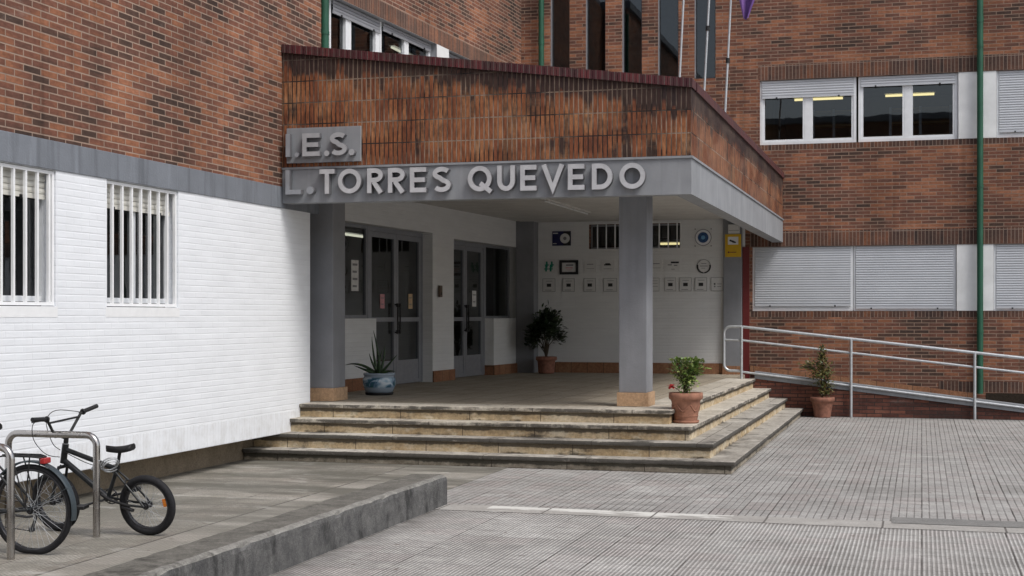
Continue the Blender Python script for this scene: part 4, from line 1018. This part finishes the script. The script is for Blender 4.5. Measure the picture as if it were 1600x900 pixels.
def bush(e, mat, base, top, rad, n, L, W, stems=5, sq=1.0, rng=None, hole=.0):
    rng = rng or random
    m = MB(); lf = MB(); tips = []
    for s in range(stems):
        a = rng.uniform(0, 6.28); rr = rad * rng.uniform(.25, .75)
        p0 = (rng.uniform(-.02, .02), rng.uniform(-.02, .02), base); p1 = (rr * .35 * math.cos(a), rr * .35 * math.sin(a), base + (top - base) * .35)
        p2 = (rr * math.cos(a), rr * math.sin(a), base + (top - base) * rng.uniform(.6, .9)); m.tube([p0, p1, p2], [.012, .008, .004], 6); tips += [p1, p2, p2]
        for q in range(3):
            b = a + rng.uniform(-1, 1); p3 = (p2[0] + .12 * rad * 3 * math.cos(b) * .6, p2[1] + .12 * rad * 3 * math.sin(b) * .6, p2[2] + rng.uniform(-.08, .1)); m.tube([p1, p3], [.006, .003], 5); tips.append(p3)
    m.build('stem', 'stem', e)
    for k in range(n):
        tp = rng.choice(tips)
        c = [tp[0] + rng.gauss(0, rad * .22), tp[1] + rng.gauss(0, rad * .22), tp[2] + rng.gauss(0, (top - base) * .11)]
        c[2] = max(base + .02, min(top, c[2]))
        d = Vector((c[0], c[1], (c[2] - (base + (top - base) * .4)) * .8)) + Vector((rng.uniform(-1, 1), rng.uniform(-1, 1), rng.uniform(-.6, 1))) * .16
        lf.leaf(c, d, (rng.uniform(-.5, .5), rng.uniform(-.5, .5), 1), L * rng.uniform(.7, 1.25), W * rng.uniform(.7, 1.2), rng.uniform(.1, .5))
    lf.build('foliage', mat, e)
rg = random.Random(5)
e = tag(empty('potted_plant', (-2.771, 17.65, .49)), 'bushy green plant with a red bloom in a decorated terracotta pot on the steps', 'potted plant')
p = pot_shape(e, .205, .135, .37, 'pot', swag=True); saucer(p, .165, 'pot')
bush(e, 'leaf', .35, .76, .17, 900, .05, .03, 11, rng=rg)
m = MB()
for k in range(26):
    a = rg.uniform(0, 6.28); q = rg.uniform(-.3, 1); m.leaf((-.15, -.16, .45), (math.cos(a), math.sin(a) - .4, q), (0, 0, 1), rg.uniform(.035, .055), .04, .6)
m.build('flower', 'flower', e)
m = MB(); m.tube([(-.02, -.03, .34), (-.09, -.1, .42), (-.15, -.155, .45)], .005, 5); m.build('stem', 'stem', e)
e = tag(empty('potted_plant', (-1.688, 26.2, 0)), 'thin olive green shrub in a worn terracotta pot by the ramp wall', 'potted plant')
pot_shape(e, .21, .14, .36, 'pot_dark')
m = MB(); lf = MB()
m.tube([(0, 0, .3), (.01, 0, .5), (-.03, .01, .75), (-.01, 0, 1.0), (0, 0, 1.22)], [.014, .012, .01, .006, .003], 6); m.tube([(.01, 0, .5), (.1, .02, .7), (.09, .0, .85)], [.009, .006, .003], 6); m.tube([(-.03, .01, .75), (-.16, .0, .86), (-.3, 0, .93)], [.007, .005, .002], 6)
m.build('stem', 'stem', e)
for k in range(1050):
    r_ = rg.random()
    if r_ < .5: c = (rg.gauss(-.03, .085), rg.gauss(0, .08), rg.gauss(.82, .11))
    elif r_ < .66: c = (rg.gauss(0, .03), rg.gauss(0, .03), rg.uniform(.95, 1.24))
    elif r_ < .8: c = (rg.gauss(.09, .05), rg.gauss(0, .05), rg.uniform(.42, .86))
    elif r_ < .9: c = (rg.gauss(-.22, .08), rg.gauss(0, .05), rg.gauss(.9, .035))
    else: c = (rg.gauss(.03, .04), rg.gauss(0, .05), rg.uniform(.38, .6))
    lf.leaf(c, (c[0] + rg.uniform(-.15, .15), rg.uniform(-.2, .2), rg.uniform(-.1, .25)), (rg.uniform(-.4, .4), -.4, 1), rg.uniform(.045, .08), rg.uniform(.02, .034), .3)
lf.build('foliage', 'leaf_olive', e)
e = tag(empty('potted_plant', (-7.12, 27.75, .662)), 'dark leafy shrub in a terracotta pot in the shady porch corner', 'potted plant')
pot_shape(e, .205, .15, .33, 'pot_dark')
m = MB(); lf = MB()
tips = []
for k in range(9):
    a = rg.uniform(0, 6.28); rr = rg.uniform(.06, .3); p2 = (rr * math.cos(a) + .03, rr * math.sin(a), rg.uniform(.72, 1.12)); p1 = (rr * .3 * math.cos(a), rr * .3 * math.sin(a), .56)
    m.tube([(0, 0, .28), p1, p2], [.014, .01, .005], 6); tips.append(p2)
m.tube([(0, 0, .35), (-.12, -.05, .55), (-.24, -.08, .63)], [.01, .007, .004], 6); tips.append((-.24, -.08, .63))
m.build('stem', 'stem', e)
for k in range(1500):
    t_ = rg.choice(tips); c = (t_[0] + rg.gauss(0, .07), t_[1] + rg.gauss(0, .07), t_[2] + rg.gauss(.0, .07))
    lf.leaf(c, (c[0] + rg.uniform(-.2, .2), c[1] + rg.uniform(-.2, .2), rg.uniform(-.1, .4)), (rg.uniform(-.5, .5), rg.uniform(-.5, .5), 1), rg.uniform(.075, .12), rg.uniform(.04, .065), .25)
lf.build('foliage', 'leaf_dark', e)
e = tag(empty('potted_plant', (-7.529, 19.65, .658)), 'spiky aloe in a blue and white glazed pot near the first door', 'potted plant')
m = MB(); m.lathe([(0, .03), (.17, .03), (.2, .05), (.235, .14), (.24, .22), (.215, .27), (.225, .285), (.232, .3), (.222, .315), (.2, .315), (.195, .29), (0, .29)], n=36); p = m.build('pot', 'glazed', e)
m = MB(); m.lathe([(0, 0), (.19, 0), (.21, .034), (.18, .036), (0, .036)], n=30); m.build('saucer', 'black_matte', p)
m = MB(); m.lathe([(0, .296), (.198, .296)], n=24); m.build('soil', 'soil', e)
lf = MB()
def blade(pts, w, mbx):
    pts = [Vector(q) for q in pts]; n = len(pts); prev = None
    for i in range(n - 1):
        a, b = pts[i], pts[i + 1]; d = (b - a).normalized(); s = d.cross(Vector((0, -1, .25))).normalized(); up = s.cross(d).normalized()
        def ring(p, t): ww = w * (1 - t) ** .75 + .001; return [p - s * ww, p - up * ww * .45, p + s * ww, p + up * ww * .1]
        A, B = ring(a, i / (n - 1)), ring(b, (i + 1) / (n - 1))
        for k in range(4): mbx.face([A[k], A[(k + 1) % 4], B[(k + 1) % 4], B[k]], [(0, 0)] * 4, 0, True)
def curve(p0, p1, p2, n=9): return [tuple(p0[j] * (1 - t) ** 2 + 2 * p1[j] * t * (1 - t) + p2[j] * t * t for j in range(3)) for t in [k / n for k in range(n + 1)]]
for q in [((-.02, 0, .3), (-.1, 0, .55), (-.115, 0, .84)), ((0, .02, .3), (.0, 0, .6), (-.1, .02, .93)), ((-.05, 0, .3), (-.28, -.02, .5), (-.53, -.04, .42)), ((-.05, -.03, .3), (-.2, -.05, .36), (-.37, -.06, .42)),
          ((.02, 0, .3), (.12, .02, .42), (.27, .02, .58)), ((.02, -.02, .3), (.15, -.04, .36), (.27, -.05, .34)), ((0, -.03, .3), (.02, -.12, .48), (.06, -.16, .56)), ((0, .03, .3), (.05, .12, .55), (.02, .15, .72)), ((-.02, .02, .3), (-.03, .06, .5), (.03, .05, .66)), ((0, -.02, .3), (-.08, -.1, .45), (-.1, -.14, .6))]:
    blade(curve(*q), .026, lf)
lf.build('foliage', 'aloe', e, weld=True)

# ------------------------------------------------------------------ bicycle racks
def rack(x0, x1, y, h, label):
    r_ = .09; pts = [(x0, y, 0), (x0, y, h - r_)] + [(x0 + r_ - r_ * math.cos(R(a)), y, h - r_ + r_ * math.sin(R(a))) for a in (15, 30, 45, 60, 75, 90)] + [(x1 - r_ + r_ * math.sin(R(a)), y, h - r_ + r_ * math.cos(R(a))) for a in (0, 15, 30, 45, 60, 75, 90)] + [(x1, y, 0)]
    e = tag(empty('bicycle_rack', ((x0 + x1) / 2, y, .004)), label, 'bicycle rack', 'steel hoop racks on the paving')
    mb = MB(); mb.tube([(p[0] - (x0 + x1) / 2, 0, p[2]) for p in pts], .029, 16); mb.build('hoop', 'steel', e)
rack(-7.26, -6.436, 10.42, .825, 'steel hoop rack the small black bicycle is locked to')
rack(-7.28, -6.454, 9.294, .825, 'nearer steel hoop rack cut by the left edge, beside the bicycle with a carrier')

# ------------------------------------------------------------------ bicycles (built facing local +x, left side is +y)
def wheel(parent, name, x, z, rad, tyre, spokes, y=0.0, rz=0.0, refl=None, flat=0.0):
    e = MB(); n = 56
    ring = lambda r, yy=0.0: [(r * math.cos(2 * math.pi * k / n), yy, r * math.sin(2 * math.pi * k / n)) for k in range(n)]
    if flat:
        tp = [(p[0], p[1], max(p[2], -(rad - tyre) + flat)) for p in ring(rad - tyre)]
    else: tp = ring(rad - tyre)
    e.tube(tp, tyre, 12, closed=True)
    t_ = e.build(name, 'rubber', parent); t_.location = (x, y, z); t_.rotation_euler = (0, 0, rz)
    m = MB(); rr = rad - tyre * 1.9
    m.tube(ring(rr, .009), .011, 6, closed=True); m.tube(ring(rr, -.009), .011, 6, closed=True); m.build('rim', 'dark_metal', t_)
    m = MB()
    for k in range(spokes):
        a = 2 * math.pi * k / spokes; s = .03 * (1 if k % 2 else -1); o_ = .35 * (1 if (k // 2) % 2 else -1)
        m.tube([(.025 * math.cos(a + o_ * 3), s, .025 * math.sin(a + o_ * 3)), (rr * math.cos(a), 0, rr * math.sin(a))], .0014, 4, caps=False)
    m.build('spokes', 'galv', t_)
    m = MB(); m.tube([(0, -.055, 0), (0, .055, 0)], .018, 10); m.tube([(0, -.034, 0), (0, -.028, 0)], .03, 12); m.tube([(0, .028, 0), (0, .034, 0)], .03, 12); m.build('hub', 'dark_metal', t_)
    if refl:
        m = MB(); rr2, ar = refl; m.box(-.034, .034, -.008, .008, -.014, .014); f = m.build('reflector', 'orange', t_, bevel=.006); f.location = (rr2 * math.cos(ar), .012, rr2 * math.sin(ar)); f.rotation_euler = (0, -(ar + math.pi / 2), 0)
    return t_
def part(parent, name, mat, *tubes, bevel=0):
    m = MB()
    for tb in tubes: m.tube(tb[0], tb[1], tb[2] if len(tb) > 2 else 10)
    return m.build(name, mat, parent)
def smooth(pts, n=5):
    P = [Vector(p) for p in pts]; P = [P[0]] + P + [P[-1]]; out = []
    for i in range(1, len(P) - 2):
        a, b, c, d = P[i - 1:i + 3]
        for k in range(n):
            t = k / n; out.append(.5 * ((2 * b) + (c - a) * t + (2 * a - 5 * b + 4 * c - d) * t * t + (3 * b - a - 3 * c + d) * t ** 3))
    return out + [P[-2]]
def saddle(parent, x, z, L, W, tilt=0):
    m = MB(); n = 14; secs = []
    for i in range(n + 1):
        t = i / n; w = W * (.16 + .84 * max(0, (t - .25) / .75) ** 1.1) if t > .25 else W * .16 * (.55 + .45 * t / .25)
        zt = .012 * math.sin(t * 3.1) * -1 + .02 * t * t
        if i in (0, n): w *= .6
        secs.append([(x + L * (.55 - t), w / 2 * c_, z + zt + hgt) for c_, hgt in ((-1, -.025), (-.95, .0), (-.5, .018), (0, .014), (.5, .018), (.95, 0), (1, -.025), (.4, -.035), (-.4, -.035))])
    for a, b in zip(secs, secs[1:]):
        for k in range(9): m.face([a[k], a[(k + 1) % 9], b[(k + 1) % 9], b[k]], [(0, 0)] * 4, 0, True)
    m.face(secs[0], [(0, 0)] * 9); m.face(secs[-1][::-1], [(0, 0)] * 9)
    return m.build('saddle', 'black_matte', parent, weld=True)
def crank(parent, x, z, r, side, ang, pedL=.1):
    m = MB(); n = 30
    m.tube([(x + r * math.cos(2 * math.pi * k / n), side * .05, z + r * math.sin(2 * math.pi * k / n)) for k in range(n)], .005, 6, closed=True)
    for k in range(5): a = k * 2 * math.pi / 5; m.tube([(x, side * .05, z), (x + r * math.cos(a), side * .05, z + r * math.sin(a))], .006, 5)
    c_ = m.build('chainring', 'dark_metal', parent)
    for s, a in ((1, ang), (-1, ang + math.pi)):
        ex, ez = x + .165 * math.cos(a), z + .165 * math.sin(a)
        part(parent, 'crank', 'dark_metal', ([(x, s * .07, z), (ex, s * .085, ez)], .01, 8))
        m = MB(); m.box(ex - .045, ex + .045, s * .1 - (.0 if s > 0 else .09), s * .1 + (.09 if s > 0 else 0), ez - .013, ez + .013); m.build('pedal', 'black_matte', parent, bevel=.004)
# small black bicycle: rear contact at (-6.08, 10.63), heads along -x, leans a little
B = tag(empty('bicycle', (-6.075, 10.63, .004), math.pi), 'small black stunt bicycle with high handlebar and fat tyres locked to the rack', 'bicycle')
B.rotation_euler = (R(-8), 0, math.pi)     # lean towards the plaza side
rw_ = .252; wb = .865
wheel(B, 'wheel', 0, rw_, rw_, .031, 32, refl=(.165, R(170)))
hx = .745; hz_t, hz_b = .75, .575                                 # head tube
BBp = (.36, 0, .30); seat_top = (.255, 0, .545); ht = (.715, 0, .745); hb = (.752, 0, .585)
part(B, 'frame', 'black', ([ht, hb], .027, 12), ([(.725, 0, .70), seat_top], .021, 10), ([(.748, 0, .61), BBp], .025, 10), ([(BBp[0], -.03, BBp[2]), (BBp[0], .03, BBp[2])], .024, 10), ([BBp, (.245, 0, .57)], .017, 10),
     ([(.262, .02, .53), (.13, .05, .40), (0, .06, rw_)], .009, 8), ([(.262, -.02, .53), (.13, -.05, .40), (0, -.06, rw_)], .009, 8), ([(.345, .03, .295), (.15, .05, .26), (0, .06, rw_)], .01, 8), ([(.345, -.03, .295), (.15, -.05, .26), (0, -.06, rw_)], .01, 8))
part(B, 'seat_post', 'black_matte', ([(.25, 0, .56), (.215, 0, .70)], .0135, 10), ([(.252, 0, .548), (.247, 0, .572)], .022, 10))
saddle(B, .205, .725, .25, .135)
crank(B, BBp[0], BBp[2], .062, -1, R(-15))
part(B, 'chain_guard', 'black_matte', ([(.38, .062, .345), (.3, .064, .30), (.12, .066, .255)], .012, 8))
m = MB(); m.tube([(.2, .05, .245), (.09, .075, .225)], .015, 10); m.build('peg', 'dark_metal', B)
m = MB()
for s in (1, -1): m.tube([(.15, s * .045, .425), (.165, s * .05, .38), (.155, s * .035, .36)], .009, 6)
m.tube([(.16, -.05, .44), (.185, 0, .46), (.16, .05, .44)], .007, 6); m.build('brake', 'black_matte', B)
# steering assembly turned
SA = R(-11)
def steer(p): # rotate about the head axis through (.735,.0)
    ax = Vector(hb); d = (Vector(ht) - Vector(hb)).normalized(); return tuple(Matrix.Rotation(SA, 3, d) @ (Vector(p) - ax) + ax)
fw = wheel(B, 'wheel', 0, 0, rw_, .031, 32)
c_ = steer((wb - .01, 0, rw_)); fw.location = c_; fw.rotation_euler = (0, 0, SA)
part(B, 'fork', 'black', *[([steer((.755, s * .02, .565)), steer((.76, s * .052, .545)), steer((.80, s * .058, .4)), steer((wb - .01, s * .06, rw_))], .0125, 8) for s in (1, -1)], ([steer((.755, -.055, .553)), steer((.755, .055, .553))], .015, 8))
hb0 = Vector((.70, 0, .80))
part(B, 'stem', 'black_matte', ([steer((.712, 0, .755)), steer((.70, 0, .815))], .02, 10), ([steer((.70, 0, .80)), steer((.745, 0, .81))], .022, 10))
hbar = [(.70, -.36, 1.005), (.705, -.22, .985), (.715, -.19, .97), (.745, -.08, .815), (.748, 0, .81), (.745, .08, .815), (.715, .19, .97), (.705, .22, .985), (.70, .36, 1.005)]
part(B, 'handlebar', 'black_matte', ([steer(q) for q in hbar], .012, 10), ([steer((.718, -.172, .945)), steer((.718, .172, .945))], .009, 8))
for s in (1, -1):
    part(B, 'grip', 'black_matte', ([steer((.7, s * .37, 1.006)), steer((.704, s * .225, .986))], .0185, 10), ([steer((.704, s * .215, .985)), steer((.704, s * .2, .98))], .026, 10))
    part(B, 'brake_lever', 'dark_metal', ([steer((.715, s * .2, .975)), steer((.75, s * .21, .97)), steer((.745, s * .33, .975))], .006, 6))
for cp in ([steer((.73, .22, .975)), (.87, .2, .95), (.93, .12, .80), (.87, .06, .67), (.76, .03, .64)], [steer((.73, -.22, .975)), (.86, -.12, 1.0), (.88, 0, .93), (.82, .03, .76), (.75, .03, .70)], [(.73, .025, .69), (.52, .03, .60), (.32, .03, .545), (.2, .03, .47)]):
    part(B, 'cable', 'black_matte', (smooth(cp), .0035, 5))

# larger bicycle with carrier, rear wheel in view
C2 = tag(empty('bicycle', (-6.43, 9.54, .004), math.pi), 'larger dark bicycle with mudguard, rear carrier and red lamp at the left edge', 'bicycle')
C2.rotation_euler = (R(-2), 0, math.pi); rr_ = .345
wheel(C2, 'wheel', 0, rr_ - .008, rr_, .022, 36, refl=(.2, R(20)), flat=.012); wheel(C2, 'wheel', 1.08, rr_, rr_, .022, 36)
BB2 = (.50, 0, .29)
part(C2, 'frame', 'black', ([(.86, 0, .90), (.92, 0, .70)], .02, 10), ([(.87, 0, .86), (.40, 0, .72)], .017, 10), ([(.91, 0, .74), BB2], .02, 10), ([BB2, (.37, 0, .84)], .017, 10), ([(BB2[0], -.035, BB2[2]), (BB2[0], .035, BB2[2])], .024, 10),
     ([(.39, .02, .74), (.15, .055, .5), (0, .065, rr_)], .009, 8), ([(.39, -.02, .74), (.15, -.055, .5), (0, -.065, rr_)], .009, 8), ([(.48, .035, .29), (.1, .06, .335), (0, .065, rr_)], .011, 8), ([(.48, -.035, .29), (.1, -.06, .335), (0, -.065, rr_)], .011, 8))
part(C2, 'fork', 'black', *[([(.915, s * .02, .69), (.93, s * .055, .66), (.99, s * .06, .5), (1.08, s * .06, rr_)], .012, 8) for s in (1, -1)])
part(C2, 'seat_post', 'galv', ([(.375, 0, .8), (.36, 0, .925)], .0135, 10)); saddle(C2, .40, .945, .27, .16)
part(C2, 'handlebar', 'black_matte', ([(.86, 0, .9), (.845, 0, 1.0)], .014, 10), ([(.76, -.31, 1.02), (.80, -.2, 1.02), (.86, -.06, 1.0), (.86, .06, 1.0), (.80, .2, 1.02), (.76, .31, 1.02)], .012, 10))
for s in (1, -1): part(C2, 'grip', 'black_matte', ([(.75, s * .32, 1.02), (.80, s * .2, 1.02)], .018, 10))
part(C2, 'cable', 'black_matte', (smooth([(.80, .2, 1.02), (.92, .16, 1.0), (.98, .06, .85), (.93, .03, .74)]), .0035, 5), (smooth([(.88, .03, .82), (.6, .03, .6), (.5, .03, .33), (.25, .06, .32), (.04, -.07, .27)]), .003, 5))
m = MB(); rm = rr_ + .022
for k in range(30):
    a0, a1 = R(-12 + k * 5.0) , R(-12 + (k + 1) * 5.0)
    def q(a, y, dr=0): a = math.pi - a; return ((rm - dr) * math.cos(a), y, rr_ + (rm - dr) * math.sin(a))
    for ya, yb, da, db in ((-.03, -.022, .012, .002), (-.022, .022, .002, .002), (.022, .03, .002, .012)):
        m.face([q(a0, ya, da), q(a1, ya, da), q(a1, yb, db), q(a0, yb, db)], None, 0, True); m.face([q(a0, ya, da + .003), q(a1, ya, da + .003), q(a1, yb, db + .003), q(a0, yb, db + .003)], None, 0, True)
m.tube([(0, .07, rr_), q(R(28), .03)], .003, 5); m.tube([(0, -.07, rr_), q(R(28), -.03)], .003, 5)
m.build('mudguard', 'bluegrey', C2)
zc = .745
part(C2, 'carrier', 'black_matte', ([(.3, -.05, zc - .02), (.2, -.065, zc), (-.04, -.065, zc), (-.10, -.04, zc - .008), (-.11, 0, zc - .01), (-.10, .04, zc - .008), (-.04, .065, zc), (.2, .065, zc), (.3, .05, zc - .02)], .0065, 7),
     ([(.25, 0, zc), (-.10, 0, zc - .004)], .006, 6), *[([(x, -.065, zc), (x, .065, zc)], .005, 6) for x in (.15, .05, -.03)], *[([(x, s * .066, zc), (0.01, s * .075, rr_ + .02)], .006, 6) for x in (.12, -.03) for s in (1, -1)])
m = MB(); m.box(-.14, -.10, -.045, .045, zc - .055, zc - .012); m.build('rear_light', 'red', C2, bevel=.008)
crank(C2, BB2[0], BB2[2], .09, -1, R(200))
m = MB()
for k, r_ in enumerate((.055, .048, .04, .033)): m.tube([(0, -.04 - k * .006, rr_), (0, -.037 - k * .006, rr_)], r_, 20)
m.build('cassette', 'dark_metal', C2)
part(C2, 'derailleur', 'dark_metal', ([(0, -.06, rr_ - .02), (.02, -.065, rr_ - .09), (.05, -.06, rr_ - .17)], .012, 7), ([(.035, -.06, rr_ - .165), (.065, -.06, rr_ - .175)], .02, 8))
part(C2, 'chain', 'dark_metal', ([(0, -.052, rr_ + .05), (.44, -.05, .38)], .004, 5), ([(.06, -.058, rr_ - .18), (.44, -.05, .2)], .004, 5))
part(C2, 'kickstand', 'dark_metal', ([(.1, .06, .3), (-.02, .1, .3), (-.08, .12, .31)], .009, 7))
# cable lock round the post
LK = tag(empty('cable_lock', (-6.42, 10.45, .58)), 'silvery cable lock coiled between rack post and small bicycle', 'lock')
m = MB()
pts = []
for k in range(70):
    a = k / 69 * 6 * math.pi; r_ = .075 + .012 * math.sin(a * .35); pts.append((.06 + .3 * r_ * math.cos(a) + .9 * r_ * math.sin(a) * .8 + .02 * k / 69, .03 + .05 * math.cos(a), .02 + r_ * math.sin(a) * .55 - .3 * r_ * math.cos(a) - .03 * k / 69))
m.tube(pts, .006, 6); m.build('cable', 'galv', LK)
m = MB(); m.tube([(-.06, -.03, -.03), (.01, -.035, .05)], .012, 8); m.build('lock_body', 'galv', LK)

# ------------------------------------------------------------------ flagpoles on the canopy roof
def pole(x0, z0, x1, z1, y, ring, label, h=6.0):
    k = h / (z1 - z0) if z1 > z0 else 1; dx = (x1 - x0) * k
    e = tag(empty('flagpole', (x0, y, z0)), label, 'flagpole', 'thin flagpoles behind the canopy parapet')
    m = MB(); m.tube([(-dx * .0, 0, 0), (dx * .5, 0, h * .5), (dx, 0, h)], [.019, .018, .014], 10); m.build('shaft', 'galv', e)
    f = (ring - z0) / (z1 - z0) * (z1 - z0) / h
    m = MB(); m.tube([(dx * f, 0, h * f - .04), (dx * f, 0, h * f + .04)], .034, 10); m.build('clamp', 'black_matte', e)
    m = MB(); m.lathe([(0, -.3), (.07, -.3), (.06, -.0), (.03, .03)], n=14); m.build('socket', 'dark_metal', e)
    return e, dx, h
pole(-3.95, 4.2, -3.806, 7.04, 24, 4.4, 'thin flagpole nearest the tower windows, left of the other two')
pole(-3.53, 4.2, -3.381, 7.02, 24, 6.55, 'middle flagpole standing before the last slim window')
FP, dx, h = pole(-3.165, 4.2, -3.022, 7.0, 24, 6.0, 'flagpole on the right carrying the purple flag')
FL = tag(empty('flag', (-2.95, 24, 9.62)), 'purple flag drooping from the right flagpole', 'flag')
m = MB(); nx, nz = 14, 26
def fp(i, j):
    t = j / nz; s = i / nx
    z = -2.88 * t - .06 * math.sin(s * 3) - t * .12 * abs(s - .5)
    w_ = .36 * (1 - .1 * t); w_ *= 1.0 if t < .86 else max(.18, 1 - (t - .86) * 5.2)
    x = .06 + s * w_ + .05 * math.sin(t * 5 + 1) + .03 * t + (.1 if t > .86 else 0) * (t - .86) * 4
    y = .07 * math.sin(s * 9 + t * 3.5) + .05 * math.sin(t * 7 + s * 4)
    return (x, y, z)
for i in range(nx):
    for j in range(nz): m.face([fp(i, j), fp(i + 1, j), fp(i + 1, j + 1), fp(i, j + 1)], [(0, 0)] * 4, 0, True)
m.build('cloth', 'purple', FL, weld=True)

# ------------------------------------------------------------------ added block across the plaza, height set for reflections in the panes
OB = tag(empty('reflection_block', (2, -24, 0)), 'added plain block across the plaza, present only for its reflection in upper window panes', 'building')
mb = MB(); mb.box(-26, 26, -9, 0, 0, 12.3); mb.build('wall', 'brick_rear', OB)
mb = MB(); mb.box(-26.4, 26.4, -9.4, .4, 12.3, 12.6); mb.build('roof', 'band', OB)
mb = MB(); mb.box(-.8, .8, .004, .06, -.75, .75); mb.box(-.7, -.04, .061, .07, -.65, .65, 1); mb.box(.04, .7, .061, .07, -.65, .65, 1)
w0 = mb.build('window', ['white_alu', 'ink'], OB)
for r_ in range(3):
    for k in range(13):
        o = w0 if r_ == k == 0 else w0.copy()
        if o is not w0: COL.objects.link(o)
        o.location = (-24 + 4 * k, 0, 2.6 + 3.8 * r_)

# ------------------------------------------------------------------ light, world, camera
SUN_EL, SUN_AZ = 54, 119      # azimuth of the sun, clockwise from +y
w = bpy.data.worlds.new('World'); scene.world = w; w.use_nodes = True
nt = w.node_tree; nt.nodes.clear()
out = nt.nodes.new('ShaderNodeOutputWorld'); bg = nt.nodes.new('ShaderNodeBackground'); sky = nt.nodes.new('ShaderNodeTexSky')
sky.sky_type = 'NISHITA'; sky.sun_disc = False; sky.sun_elevation = R(SUN_EL); sky.sun_rotation = R(SUN_AZ); sky.dust_density = 3.0; sky.air_density = 1.0; sky.ozone_density = 1.0
hs = nt.nodes.new('ShaderNodeHueSaturation'); hs.inputs['Saturation'].default_value = .55
nt.links.new(sky.outputs[0], hs.inputs['Color']); nt.links.new(hs.outputs[0], bg.inputs[0]); nt.links.new(bg.outputs[0], out.inputs[0])
bg.inputs[1].default_value = .115
sl = bpy.data.lights.new('Sun', 'SUN'); sl.energy = 1.5; sl.angle = R(20); sl.color = (1, .97, .93)
so = bpy.data.objects.new('Sun', sl); COL.objects.link(so)
d = Vector((math.sin(R(SUN_AZ)) * math.cos(R(SUN_EL)), math.cos(R(SUN_AZ)) * math.cos(R(SUN_EL)), math.sin(R(SUN_EL))))
so.rotation_euler = d.to_track_quat('Z', 'Y').to_euler(); so.location = (10, -10, 25)

cam = bpy.data.cameras.new('Camera'); co = bpy.data.objects.new('Camera', cam); COL.objects.link(co)
cam.sensor_width = 36; cam.lens = 36 * 2270 / 1600; cam.shift_y = 43 / 1600; cam.clip_end = 1000
co.location = (0, 0, 1.8); co.rotation_euler = (R(90), 0, math.atan(640 / 2270)); scene.camera = co
vs = scene.view_settings; vs.view_transform = 'Standard'; vs.look = 'None'; vs.gamma = 1; vs.exposure = 0.5
scene.cycles.max_bounces = 8
